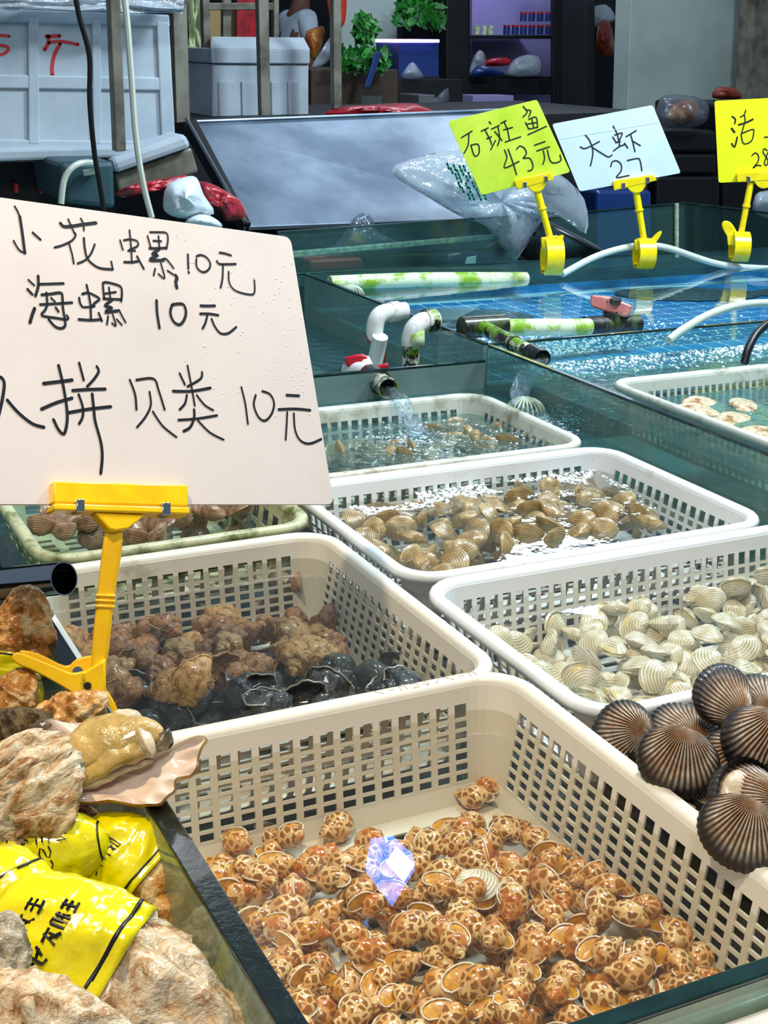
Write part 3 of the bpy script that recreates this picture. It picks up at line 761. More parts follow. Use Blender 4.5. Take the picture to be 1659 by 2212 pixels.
# ---- olive clams
co_ = []
for k, h, d, s_ in ((1, .72, .44, .10), (1.08, .68, .42, .12), (.94, .76, .46, .08)):
    c_ = bivalve('clam', .044 * k, .044 * k * h, .044 * k * d, 'clam_brown', s_, grain=.00022); c_['_ctr'] = (s_ * .044 * k, -.47 * .044 * k * h, 0); co_.append(c_)
ao = [(800, 1130, 'at the left end of the heap'), (860, 1190, 'near the left front corner'), (950, 1150, 'left of the middle'), (1000, 1200, 'along the front rim'), (1080, 1120, 'in the middle of the heap'), (1150, 1170, 'along the front rim right of centre'),
      (1130, 1080, 'at the back of the heap'), (1260, 1090, 'at the back right of the heap'), (1280, 1140, 'near the right end of the heap'), (1370, 1130, 'at the right end by the mesh wall')]
reg = [(750, 1125), (850, 1100), (980, 1090), (1080, 1070), (1180, 1040), (1290, 1055), (1400, 1110), (1420, 1150), (1200, 1200), (920, 1260), (820, 1200)]
fill(co_, 175, zf, .0200, .0098, reg, lambda px, py: .066, [], (.655, 1.14, 1.235, 1.575), ao,
     lambda l, w_, p: f'{l} olive clam {w_}', 'clam', 'olive clams in the foamy basket', 8,
     [('flat', 'flat'), ('flat', 'flat'), ('edge', 'upright')], squeeze=.82, tries=9000)
# ---- murky clams under the running pipe
reg = [(690, 985), (760, 960), (900, 960), (960, 920), (1060, 920), (1150, 950), (1100, 990), (900, 1010), (700, 1040)]
fill(co_, 70, -.087, .0200, .0098, reg, lambda px, py: .052, [], (.675, 1.13, 1.615, 1.93), [(760, 980, 'left of the falling water'), (1000, 950, 'right of the falling water'), (900, 970, 'where the falling water lands'), (1120, 960, 'at the right end')],
     lambda l, w_, p: f'{l} dull clam {w_}, rear basket', 'clam', 'dull clams under the running pipe', 9, [('flat', 'flat'), ('edge', 'upright')], squeeze=.82, tries=4000)
# ---- small striped cockles
ck = []
for k, d in ((1, .62), (.9, .68)):
    c_ = bivalve('striped_cockle', .036 * k, .028 * k, .036 * k * d, 'cockle_grey', .05, grain=.0002); c_['_ctr'] = (.05 * .036 * k, -.47 * .028 * k, 0); ck.append(c_)
reg = [(20, 1060), (60, 1060), (700, 1000), (640, 1125), (250, 1180), (130, 1185), (60, 1130)]
fill(ck, 70, -.087, .0165, .0110, reg, .075, [], (.30, .612, 1.448, 1.66), [(100, 1130, 'in the front left corner'), (180, 1150, 'left of the yellow clip neck'), (330, 1120, 'right of the yellow clip neck'), (450, 1110, 'in the middle of the front edge'), (580, 1105, 'near the right front corner')],
     lambda l, w_, p: f'{l} striped cockle {w_}', 'cockle', 'striped cockles in the mossy basket', 10, [('flat', 'flat'), ('edge', 'upright')], squeeze=.82, tries=5000)

# ---- blood cockles heaped in a black tray at the right
tr = empty('black_tray', 'black plastic tray under the dark ribbed cockles', 'tray', (.84, .73, -.14))
TX0, TX1, TY0, TY1 = .645, 1.05, .56, .850
MB().box(((TX0 + TX1) / 2, (TY0 + TY1) / 2, -.135), (TX1 - TX0, TY1 - TY0, .008)).build('tray_floor', 'dark_net', tr, False)
for c_, d_ in ((((TX0 + .003), .705, -.07), (.006, .29, .12)), (((TX1 - .003), .705, -.07), (.006, .29, .12)), (((TX0 + TX1) / 2, TY0 + .003, -.07), (TX1 - TX0, .006, .12)), (((TX0 + TX1) / 2, TY1 - .003, -.07), (TX1 - TX0, .006, .12))):
    MB().box(c_, d_).build('tray_side', 'dark_net', tr, False, [BEV(.002)])
bc = []
for k, hh, dd in ((1, .84, .72), (1.08, .80, .66)):
    b_ = bivalve('blood_cockle', .060 * k, .060 * k * hh, .060 * k * dd, 'blood', .06, ribs=58, rib=.10, na=300, nt=22, fur=True); b_['_ctr'] = (.06 * .06 * k, -.47 * .06 * k * hh, 0); bc.append(b_)
bo = bivalve('blood_cockle', .064, .053, .042, 'blood', .06, ribs=58, rib=.10, na=300, nt=22, fur=True, gape=.16, flesh='meat_pale'); bo['_ctr'] = (.004, -.025, 0)
def cockle(pr, px, py, z, fan_px, facing, label, s=1.0):
    """fan_px: picture direction in which the ribs spread; facing: how far the valve faces the lens"""
    P = onz(px, py, z); f = math.radians(fan_px)
    ydir = -(RIGHT * math.cos(f) + UPV * math.sin(f)); zax = (BACK * facing[2] + RIGHT * facing[0] + UPV * facing[1]).normalized()
    ydir = (ydir - zax * ydir.dot(zax)).normalized(); xx = ydir.cross(zax)
    q = Matrix((xx, ydir, zax)).transposed().to_quaternion()
    place(pr, P - q @ (Vector(pr['_ctr']) * s), q, label, 'cockle', 'dark ribbed cockles in the black tray', s)
cockle(bc[0], 1345, 1585, -.005, 165, (-.35, .35, 1), 'leftmost dark ribbed cockle, its furry black margin up, over the basket rim')
cockle(bc[1], 1478, 1575, -.01, 80, (.1, .75, .8), 'ribbed cockle with shiny pale ribs fanning up, behind the front one')
cockle(bc[1], 1465, 1645, .015, 250, (-.1, .35, 1), 'large dark ribbed cockle in front with ribs fanning down', 1.05)
cockle(bc[0], 1558, 1500, .03, 95, (.4, .1, .9), 'topmost ribbed cockle standing on its hinge before the clam basket')
cockle(bc[0], 1650, 1515, .01, 60, (.1, .6, .8), 'half-seen ribbed cockle at the right edge beside the topmost one')
cockle(bc[1], 1640, 1605, .02, 250, (.3, .2, 1), 'large brown ribbed cockle cut by the right edge of the picture', 1.1)
cockle(bc[0], 1578, 1650, .0, 200, (-.2, .4, .9), 'reddish-brown ribbed cockle wedged between the large ones')
cockle(bo, 1610, 1725, .02, 150, (.3, .5, .9), 'gaping ribbed cockle showing its pink flesh')
cockle(bc[1], 1600, 1800, .015, 240, (-.1, .45, 1), 'ribbed cockle at the front of the heap below the gaping one')
cockle(bc[0], 1430, 1715, -.045, 200, (0, .5, .9), 'shaded ribbed cockle low in the heap beside the basket rim', .85)
cockle(bc[0], 1515, 1745, -.02, 100, (0, .5, .9), 'small ribbed cockle deep between the gaping one and the basket rim', .7)
cockle(bc[0], 1720, 1700, .0, 200, (0, .5, .9), 'ribbed cockle mostly outside the right edge of the picture')
cockle(bc[0], 1690, 1840, -.03, 200, (0, .5, .9), 'black ribbed cockle at the lower right of the heap')
# ================================================================ SIGNS
def strokes(specs, O, N, w, off=.0006):
    mb = MB()
    for ox, oy, s, lst in specs:
        for st in lst:
            ww = w
            if isinstance(st, tuple): ww, st = w * st[0], st[1]
            pts = [onp(ox + x * s, oy + y * s, O, N) + N * off for x, y in st]
            if len(pts) > 2: pts = catmull(pts, 4)
            ribbon(mb, pts, ww, N)
    return mb
def rounded(pts, r, n=5):
    out = []; L = len(pts)
    for i in range(L):
        p = pts[i]; a = (pts[i - 1] - p).normalized() * r; b = (pts[(i + 1) % L] - p).normalized() * r
        for k in range(n + 1):
            t = k / n; out.append((p + a) * (1 - t) ** 2 + p * 2 * t * (1 - t) + (p + b) * t * t)
    return out
def prism_px(name, px, O, N, depth, mat, parent, front=0.0, bev=.0015, n=0, seg=2):
    pts = [onp(x, y, O, N) + N * front for x, y in px]
    if n: pts = catmull(pts, n, True)
    return MB().prism(pts, -N * depth).build(name, mat, parent, True, [BEV(bev, seg)] if bev else ())

# --- the big price card: its plane comes from its two edge directions
hd = (RA @ Vector((3520.5, 16, -2940))).normalized(); vd = (RA @ Vector((-2454, 14283, -2940))).normalized()
N1 = hd.cross(vd).normalized(); N1 = N1 if N1.dot(CAM - Vector((.2, 1, 0))) > 0 else -N1
O1 = CAM + ray(250, 1085) * 1.12
big = empty('price_card', 'big white handwritten price card on the left listing shellfish at ten yuan', 'sign', onp(250, 1085, O1, N1))
cr = [(-190, 400), (628, 512), (722, 1090), (-60, 1090)]
cp = [onp(x, y, O1, N1) for x, y in cr]
MB().prism(rounded(cp, .008), -N1 * .0022).build('card', 'card_white', big, False, [BEV(.0004, 1)])
s1, s2, s3, s4 = .16878, .20494, .217, .2833
BIG = [(0, 420, s1, [[(185, 155), (220, 215), (250, 285)], (1.5, [(250, 285), (280, 485), (300, 640), (315, 750)]), [(315, 750), (240, 710), (170, 595)], (1.2, [(415, 490), (515, 580)]),
    (1.6, [(770, 370), (810, 410), (900, 410), (1060, 385), (1225, 365)]), [(870, 320), (910, 410), (950, 500)], [(1030, 310), (1060, 370), (1070, 460)], [(950, 490), (965, 520), (920, 590), (800, 650), (695, 680)], [(880, 630), (920, 770), (940, 885)], (1.2, [(1070, 560), (1080, 680), (1110, 810), (1180, 890), (1280, 945), (1440, 960)]), [(1440, 960), (1420, 860)], [(1210, 640), (1160, 760), (1090, 840), (990, 885)],
    [(360, 1095), (435, 1165)], (1.3, [(350, 1215), (410, 1280)]), (1.6, [(440, 1460), (410, 1540), (380, 1640)]), (1.4, [(485, 1045), (485, 1180), (450, 1300)]), (1.2, [(500, 1150), (650, 1145), (810, 1140)]),
    (1.3, [(530, 1285), (640, 1275), (770, 1260), (795, 1310), (800, 1440), (825, 1600), (830, 1680), (780, 1715), (700, 1690), (620, 1600)]), (1.2, [(590, 1260), (600, 1400), (575, 1480), (530, 1550), (700, 1580), (830, 1600), (870, 1585), (850, 1550)]), (1.2, [(510, 1410), (700, 1400), (920, 1385)]), [(650, 1325), (700, 1375)], (1.2, [(710, 1450), (745, 1500)]),
    (1.2, [(1105, 1160), (1135, 1300), (1155, 1430), (1160, 1600)]), (1.2, [(1050, 1275), (1120, 1260), (1200, 1290), (1270, 1340), (1210, 1390), (1170, 1440)]), (1.2, [(1010, 1325), (1020, 1390), (1050, 1440)]), [(1070, 1445), (1150, 1440), (1210, 1430)], (1.3, [(1005, 1600), (1160, 1610), (1290, 1600)]), (1.2, [(1260, 1520), (1300, 1620)]),
    (1.2, [(1310, 1140), (1360, 1125), (1500, 1160), (1550, 1200), (1555, 1300), (1545, 1370)]), (1.2, [(1315, 1170), (1320, 1250), (1330, 1330)]), [(1390, 1190), (1410, 1340)], [(1340, 1270), (1480, 1250)], (1.2, [(1320, 1335), (1420, 1340), (1540, 1345)]), (1.5, [(1430, 1350), (1340, 1430), (1430, 1450), (1340, 1510), (1500, 1490)]), [(1520, 1480), (1560, 1560), (1605, 1640)], [(1380, 1560), (1365, 1665)], [(1440, 1540), (1480, 1680), (1430, 1650)], [(1490, 1600), (1555, 1670)]]),
  (230, 470, s2, [[(240, 135), (255, 300), (265, 480)], [(180, 240), (250, 230), (320, 250), (325, 300), (240, 340)], [(140, 240), (170, 340)], [(225, 350), (300, 350)], (1.2, [(185, 470), (270, 470), (330, 460)]), (1.2, [(320, 410), (390, 540)]),
    [(455, 155), (560, 155), (630, 165), (645, 230), (630, 330)], [(430, 195), (465, 320)], [(545, 195), (555, 320)], [(490, 245), (575, 250)], (1.3, [(450, 325), (540, 325), (630, 320)]), (1.6, [(550, 335), (480, 390), (540, 395), (450, 450), (600, 450)]), [(590, 440), (630, 440), (705, 535)], [(510, 540), (495, 610)], [(570, 480), (610, 640), (545, 595)], [(640, 560), (700, 600)], (1.9, [(725, 610), (740, 640), (728, 680), (738, 740)]),
    (1.2, [(855, 390), (860, 540)]), (1.2, [(862, 572), (866, 584)]), (1.1, [(945, 440), (945, 510), (980, 560), (1030, 575), (1080, 540), (1090, 480), (1050, 420), (990, 395), (945, 410)]),
    (1.2, [(1190, 370), (1250, 380), (1310, 400)]), (1.2, [(1160, 460), (1190, 490), (1280, 492), (1360, 490)]), (1.1, [(1225, 500), (1220, 640), (1200, 740)]), [(1285, 570), (1290, 680), (1340, 760), (1440, 800), (1540, 810), (1560, 760), (1555, 660)],
    (1.5, [(525, 875), (530, 1000), (555, 1165)]), (1.5, [(690, 920), (670, 1000), (700, 1090), (760, 1130), (810, 1090), (835, 1000), (810, 920), (750, 910), (690, 920)]),
    (1.4, [(990, 930), (1060, 932), (1140, 930)]), (1.3, [(985, 1015), (1080, 1015), (1175, 1030)]), (1.2, [(1060, 1030), (1040, 1110), (1010, 1170)]), (1.2, [(1105, 1070), (1140, 1150), (1200, 1220), (1280, 1220), (1365, 1155)])]),
  (0, 770, s3, [(1.5, [(-5, 205), (20, 220), (40, 280), (20, 430), (-20, 600)]), (1.5, [(70, 435), (180, 560), (320, 670), (435, 705)]), (1.6, [(430, 270), (600, 250), (715, 235)]), (1.5, [(580, 90), (620, 260), (660, 500), (665, 650), (635, 770), (580, 730), (530, 630)]), (1.5, [(410, 525), (560, 460), (715, 415)]), (1.3, [(785, 65), (830, 235)]), (1.3, [(960, 100), (980, 150), (930, 230), (865, 300)]), (1.5, [(720, 340), (860, 330), (1045, 325)]), (1.5, [(680, 560), (880, 525), (1100, 500)]), (1.3, [(780, 380), (820, 500), (820, 600), (785, 670)]), (1.5, [(915, 375), (930, 520), (945, 650), (1000, 850), (1015, 1000), (1000, 1165)])]),
  (260, 770, s4, [(1.2, [(70, 180), (110, 290), (120, 405)]), (1.2, [(120, 180), (250, 170), (290, 260), (335, 405)]), (1.1, [(220, 270), (230, 370), (190, 460), (125, 540)]), (1.1, [(245, 420), (320, 530), (425, 615)]),
    (1.2, [(450, 130), (490, 215)]), (1.2, [(620, 120), (610, 170), (510, 230)]), (1.1, [(510, 70), (540, 230), (565, 375)]), (1.4, [(400, 265), (540, 265), (685, 240)]), (1.2, [(505, 295), (490, 360), (450, 405)]), (1.1, [(580, 295), (640, 370), (705, 410)]), (1.2, [(440, 485), (580, 475), (735, 450)]), (1.4, [(560, 405), (560, 470), (530, 540), (480, 570)]), (1.1, [(590, 490), (680, 580), (785, 635)]),
    (1.1, [(920, 235), (950, 360), (970, 515)]), (1.2, [(1030, 295), (1015, 370), (1050, 460), (1100, 490), (1150, 440), (1170, 360), (1140, 290), (1080, 265)]),
    (1.4, [(1265, 295), (1360, 300)]), (1.4, [(1205, 405), (1330, 400), (1445, 410)]), (1.1, [(1270, 425), (1265, 530), (1258, 635)]), (1.2, [(1320, 435), (1330, 560), (1370, 640), (1440, 665), (1530, 630)])])]
strokes(BIG, O1, N1, .0017).build('handwriting', 'ink', big, False)
# spatter of water beads on the card
mb = MB(); rng = random.Random(4)
for _ in range(150):
    x = rng.triangular(330, 690, 640); y = rng.uniform(500, 900)
    if x > 622 + (y - 512) * .163: continue
    if y < 520 + (x - 628) * .137 + 10: continue
    c = onp(x, y, O1, N1); r = rng.uniform(.0004, .0011); u = hd; v = vd
    mb.grid([[c + u * r * math.cos(t) * math.cos(k) + v * r * math.sin(t) * math.cos(k) + N1 * r * .5 * math.sin(k) for t in [2 * PI * q / 7 for q in range(7)]] for k in (0, .6, 1.2, PI / 2)], closed_v=True)
mb.build('water_bead', 'bubble', big, 'all', kind='stuff')

# --- its yellow clip
clip = empty('sign_clip', 'big yellow plastic clip gripping the tank edge and holding the large white card', 'clip', onp(215, 1480, O1, N1))
Y = 'yellow_plastic'
prism_px('jaw_bar', [(106, 1045), (396, 1053), (397, 1100), (106, 1092)], O1, N1, .012, Y, clip, .0085)
prism_px('jaw_lip', [(105, 1094), (397, 1102), (397, 1118), (106, 1109)], O1, N1, .016, Y, clip, .0105)
for x, y in ((160, 1086), (345, 1093)):
    prism_px('hinge_pin', [(x - 9, y), (x + 9, y), (x + 9, y + 28), (x - 9, y + 28)], O1, N1, .010, 'chrome', clip, .0118, .0008)
prism_px('neck', [(196, 1112), (306, 1117), (268, 1148), (240, 1152), (226, 1148)], O1, N1, .010, Y, clip, .008)
Nc = Vector((-.22, -.9, .36)).normalized()
Oc = onp(250, 1120, O1, N1)
prism_px('pole', [(226, 1143), (266, 1147), (262, 1200), (247, 1290), (236, 1400), (226, 1455), (196, 1445), (200, 1380), (209, 1290), (219, 1200)], Oc, Nc, .011, Y, clip, .006, .003, 0, 3)
for y in (1286, 1297, 1309):
    dx = -(y - 1290) * .08
    prism_px('collar', [(206 + dx, y - 4), (250 + dx, y - 2), (250 + dx, y + 5), (206 + dx, y + 3)], Oc, Nc, .014, Y, clip, .0075, .001)
prism_px('joint_block', [(196, 1440), (216, 1428), (228, 1420), (229, 1492), (212, 1508), (190, 1516), (170, 1500), (166, 1470), (176, 1452)], Oc, Nc, .018, Y, clip, .010, .002)
prism_px('rear_lever', [(40, 1408), (80, 1412), (140, 1440), (165, 1425), (200, 1418), (200, 1445), (150, 1462), (100, 1442)], Oc, Nc, .008, Y, clip, -.004, .002, 3)
prism_px('front_lever', [(27, 1420), (36, 1408), (60, 1414), (110, 1434), (155, 1452), (186, 1450), (186, 1490), (168, 1500), (130, 1478), (75, 1448), (40, 1434)], Oc, Nc, .009, Y, clip, .010, .0025, 3)
prism_px('jaw', [(172, 1492), (200, 1500), (205, 1512), (190, 1520), (160, 1516), (148, 1540), (140, 1560), (134, 1540), (146, 1505)], Oc, Nc, .014, Y, clip, .006, .002, 2)
prism_px('jaw', [(206, 1492), (226, 1486), (246, 1515), (258, 1545), (261, 1562), (250, 1556), (236, 1524), (214, 1508)], Oc, Nc, .014, Y, clip, .006, .002, 2)
pc = onp(189, 1479, Oc, Nc); MB().lathe([(0, .0125), (.0028, .0125), (.0032, .0105)], pc, quat_axes(Nc, RIGHT).to_matrix(), 16).build('rivet', 'rubber_black', clip)
cc = onp(168, 1450, Oc, Nc)
MB().tube([cc + Nc * z for z in (-.008, .006)], .0042, 12).build('spring', 'chrome', clip)

# --- small cards on the far pane
def small(cardlabel, cliplabel, corners, mat, specs, sw, Yd, bar, pole, block, lever, band, extra=None, yawn=(0, 0, 0)):
    O = ony(*corners[3], Yd); N = (CAM - O).normalized() + Vector(yawn); N.normalize()
    c = empty('price_card', cardlabel, 'sign', onp(*corners[3], O, N))
    MB().prism(rounded([onp(x, y, O, N) for x, y in corners], .007), -N * .003).build('card', mat, c, False, [BEV(.0005, 1)])
    strokes(specs, O, N, sw, .0008).build('handwriting', 'ink', c, False)
    if extra: strokes(extra, O, N, .0022, .0008).build('dotted_line', 'white_paint', c, False)
    k = empty('sign_clip', cliplabel, 'clip', onp(*band[2], O, N)); Y = 'old_yellow_plastic'
    prism_px('jaw_bar', bar, O, N, .020, Y, k, .013, .002)
    (x0, y0), (x1, y1), (x2, y2), (x3, y3) = bar
    for t in (.22, .78):
        bx, by = x3 + (x2 - x3) * t, y3 + (y2 - y3) * t
        prism_px('hinge_pin', [(bx - 4, by - 12), (bx + 4, by - 12), (bx + 4, by + 1), (bx - 4, by + 1)], O, N, .006, 'chrome', k, .0155, .0008)
    mx, my = (x2 + x3) / 2 + 2, (y2 + y3) / 2
    prism_px('neck', [(mx - 20, my - 4), (mx + 20, my - 7), (mx + 17, my + 6), (mx + 8, my + 15), (mx - 6, my + 16), (mx - 17, my + 8)], O, N, .014, Y, k, .012, .002, 2)
    p0, p1 = [onp(x, y, O, N) for x, y in pole]; rr = .0085
    MB().tube([p0, p0.lerp(p1, .38), p0.lerp(p1, .385), p0.lerp(p1, .42), p0.lerp(p1, .425), p1], [rr, rr * 1.05, rr * 1.3, rr * 1.3, rr * .95, rr * .95], 14).build('pole', Y, k)
    prism_px('joint_block', block, O, N, .030, Y, k, .014, .002)
    prism_px('lever', lever, O, N, .018, Y, k, .010, .003, 3)
    bx0, by0, bx1, by1 = band[0][0], band[0][1], band[1][0], band[1][1]
    ctr = onp((bx0 + bx1) / 2, (by0 + by1) / 2, O, N); R_ = (by1 - by0) / 2 * (ctr - CAM).length / FPX; Lb = .042
    ax = (Vector((1, 0, 0)) * .88 + Vector((0, -.33 if band[3] > 0 else -.45, 0))).normalized()
    Q = quat_axes(ax, (0, 0, 1)).to_matrix()
    mb = MB(); ths = [math.radians(a) for a in range(-160, 161, 16)]
    for r1 in (1,):
        outer = [[ctr + Q @ Vector((R_ * math.cos(t), R_ * math.sin(t), z)) for t in ths] for z in (-Lb / 2, Lb / 2)]
        inner = [[ctr + Q @ Vector((R_ * .80 * math.cos(t), R_ * .80 * math.sin(t), z)) for t in ths] for z in (-Lb / 2, Lb / 2)]
    mb.grid([outer[0], outer[1], inner[1], inner[0], outer[0]])
    mb.build('clamp_band', Y, k)
    return c
sa = .1748; sb = .0994
small('lime yellow-green price card for grouper at 43 yuan, leftmost of three small cards', 'yellow clip of the leftmost small lime card, on the far tank pane',
      [(967, 262), (1160, 215), (1232, 372), (1040, 422)], 'card_lime',
      [(950, 200, sa, [[(270, 555), (400, 475)], [(360, 510), (350, 650), (300, 750)], [(385, 650), (430, 780), (485, 750), (475, 640), (385, 650)], [(515, 475), (600, 435)], [(560, 460), (625, 590), (640, 640)], [(580, 570), (640, 545)], [(630, 705), (690, 590)], [(610, 360), (632, 385)], [(640, 450), (735, 405)], [(720, 420), (740, 560), (715, 655)], [(680, 480), (770, 590)], [(755, 380), (820, 345)], [(790, 460), (900, 430)], [(800, 370), (840, 470), (860, 580)], [(810, 610), (1000, 545)],
        [(1030, 170), (1080, 240), (1030, 300)], [(1070, 215), (1125, 225), (1100, 300)], [(1060, 370), (1100, 450)], [(1100, 330), (1190, 305), (1210, 430)], [(1080, 390), (1190, 370)], [(1140, 330), (1160, 430)], [(1100, 450), (1200, 430)], [(1090, 520), (1320, 415)],
        [(800, 710), (830, 800), (800, 930), (980, 850)], [(845, 700), (900, 850), (950, 1015)], [(950, 700), (990, 660), (1050, 690), (1070, 760), (1030, 810), (1110, 810), (1150, 890), (1140, 950), (1090, 970)],
        [(1170, 650), (1300, 605)], [(1200, 720), (1355, 670)], [(1280, 720), (1295, 810), (1275, 885)], [(1330, 710), (1360, 830), (1410, 870), (1495, 840), (1485, 770)]])], .0030, 2.86,
      [(1110, 390), (1188, 372), (1197, 388), (1116, 410)], [(1158, 404), (1190, 520)], [(1168, 513), (1204, 508), (1210, 530), (1170, 536)], [(1190, 540), (1194, 522), (1206, 510), (1217, 508), (1215, 518), (1205, 540)], [(1168, 516), (1218, 594), (1190, 590), 1])
small('pale blue-white price card for prawns at 27, middle of three small cards', 'yellow clip of the middle pale card, on the far tank pane',
      [(1192, 268), (1410, 227), (1471, 374), (1252, 414)], 'card_cool',
      [(1190, 220, sa, [[(365, 555), (430, 575), (600, 490)], [(420, 405), (480, 480), (520, 620), (490, 790)], [(510, 560), (620, 630), (710, 680), (755, 655)], [(770, 300), (820, 400), (850, 540)], [(765, 435), (810, 505)], [(790, 410), (870, 385), (880, 400), (850, 470)], [(800, 500), (860, 490)], [(775, 605), (850, 550), (910, 530)], [(910, 510), (950, 570)], [(930, 430), (1055, 355)], [(985, 400), (1010, 490), (1040, 615)], [(1020, 490), (1105, 540)],
        [(740, 800), (760, 740), (820, 730), (870, 780), (865, 860), (810, 935), (965, 910)], [(945, 725), (1060, 700), (1100, 720), (1125, 850)]])], .0032, 2.90,
      [(1323, 391), (1410, 377), (1419, 390), (1326, 412)], [(1373, 406), (1392, 525)], [(1370, 518), (1402, 514), (1412, 532), (1372, 540)], [(1396, 540), (1400, 524), (1418, 504), (1429, 499), (1425, 512), (1408, 534)], [(1368, 516), (1416, 580), (1392, 578), 1],
      extra=[(1190, 220, sa, [[(x, 455 - (x - 130) * .17), (x + 9, 453 - (x - 130) * .17)] for x in range(130, 1320, 24)])])
small('bright yellow price card reading 28, cut off by the right edge', 'yellow clip of the rightmost small card, its lever pointing left',
      [(1543, 218), (1790, 205), (1798, 384), (1552, 395)], 'card_yellow',
      [(1520, 200, sb, [(1.3, [(620, 520), (690, 580), (675, 670)]), (1.6, [(610, 780), (670, 860)]), (1.3, [(610, 1110), (675, 1180), (730, 970)]), [(915, 380), (880, 480), (800, 530)], [(890, 500), (900, 620), (870, 730), (820, 900)], (1.4, [(760, 700), (900, 660), (1070, 580)]), [(820, 890), (1060, 800), (1090, 850), (1040, 1050), (870, 1110), (815, 910)],
        [(1050, 1370), (1120, 1310), (1190, 1370), (1180, 1500), (1070, 1640), (1160, 1580), (1245, 1590)], [(1380, 1260), (1320, 1220), (1290, 1290), (1350, 1390), (1400, 1480), (1370, 1580), (1320, 1540), (1360, 1400), (1395, 1300)], [(1320, 970), (1500, 960)]])], .0032, 2.88,
      [(1590, 374), (1702, 368), (1704, 388), (1592, 394)], [(1622, 394), (1598, 520)], [(1570, 506), (1618, 502), (1618, 525), (1572, 530)], [(1578, 520), (1560, 492), (1562, 478), (1578, 480), (1592, 502), (1592, 516)], [(1574, 502), (1622, 564), (1598, 560), -1])

# ================================================================ PIPES
def pipe(name, label, pts, r, mat, cat='pipe', n=16, smooth_pts=4, parent=None, cap=True):
    mb = MB().tube(catmull(pts, smooth_pts) if len(pts) > 2 else pts, r, n, cap)
    o = mb.build(name, mat, parent)
    return tag(o, label, cat) if parent is None else o
def hollow(pts, r, wall, n=20):
    """open pipe end: outer and inner surface"""
    mb = MB(); pts = [Vector(p) for p in pts]; mb.tube(pts, r, n, False); mb.tube(pts, r - wall, n, False)
    d = (pts[-1] - pts[-2]).normalized(); up = (pts[1] - pts[0]).normalized().orthogonal().normalized(); 
    return mb
def ring_at(p, d, r, h, mat, name, parent, n=20):
    Q = quat_axes(d, Vector(d).orthogonal()).to_matrix()
    return MB().lathe([(r * .86, -h / 2), (r, -h / 2), (r, h / 2), (r * .86, h / 2), (r * .86, -h / 2)], p, Q, n).build(name, mat, parent)
# tall elbow with brown band, joined to the tiled tank
Xp = X1 - .075
A = onx(808, 790, Xp); B = onx(822, 705, Xp); r = .0155
el = empty('elbow_pipe', 'white elbow pipe with a brown rubber band, farther of the two', 'pipe', (A.x, A.y, -.12))
MB().tube([(A.x, A.y, -.12), A, (B.x, B.y, B.z - .02)], r, 18).build('riser', 'pvc', el)
MB().tube(catmull([(A.x, A.y, B.z - .03), (A.x, A.y, B.z - .008), (A.x + .006, A.y, B.z + .012), (A.x + .025, A.y + .004, B.z + .020), (X1 - .004, A.y + .01, B.z + .020)], 6), r * 1.12, 18).build('elbow', 'pvc', el)
ring_at(Vector((X1 - .03, A.y + .008, B.z + .020)), (1, .1, 0), r * 1.3, .018, 'pvc', 'coupling', el)
pts = [Vector((A.x + r * 1.06 * math.cos(t), A.y + r * 1.06 * math.sin(t), B.z - .03 - .016 * math.cos(t + 1.2))) for t in [2 * PI * k / 20 for k in range(21)]]
MB().tube(pts, .0028, 6, False).build('rubber_band', 'rubber_brown', el)
MB().tube([Vector((A.x + r, A.y - r * .5, B.z - .03)), Vector((A.x + r * 1.1, A.y - r * .6, B.z - .07)), Vector((A.x + r * .95, A.y - r * .6, B.z - .10))], [.005, .004, .003], 6).build('rubber_band', 'rubber_brown', el)
Xq = X1 - .06
A2 = onx(888, 760, Xq); B2 = onx(890, 745, Xq)
e2 = empty('elbow_pipe', 'white elbow pipe with green algae in its bend, nearer of the two', 'pipe', (A2.x, A2.y, -.12))
MB().tube([(A2.x, A2.y, -.12), (A2.x, A2.y, B2.z + .01)], r * 1.05, 18).build('riser', 'algae_pvc', e2)
MB().tube(catmull([(A2.x, A2.y, B2.z - .0), (A2.x, A2.y, B2.z + .012), (A2.x + .006, A2.y, B2.z + .030), (A2.x + .024, A2.y + .004, B2.z + .040), (X1 - .004, A2.y + .01, B2.z + .042)], 6), r * 1.2, 18).build('elbow', 'pvc', e2)
ring_at(Vector((X1 - .018, A2.y + .008, B2.z + .041)), (1, .1, 0), r * 1.42, .022, 'algae_pvc', 'coupling', e2)
MB().add(*(lambda P: ([p for p in P], [(0, 1, 2), (0, 2, 3)]))([Vector((A2.x - .012, A2.y - r * 1.24, B2.z + .022)), Vector((A2.x + .016, A2.y - r * 1.3, B2.z + .030)), Vector((A2.x + .018, A2.y - r * 1.25, B2.z - .002)), Vector((A2.x - .006, A2.y - r * 1.28, B2.z - .006))])).build('algae_patch', 'green_pvc', e2, mods=[SOL(.003)])
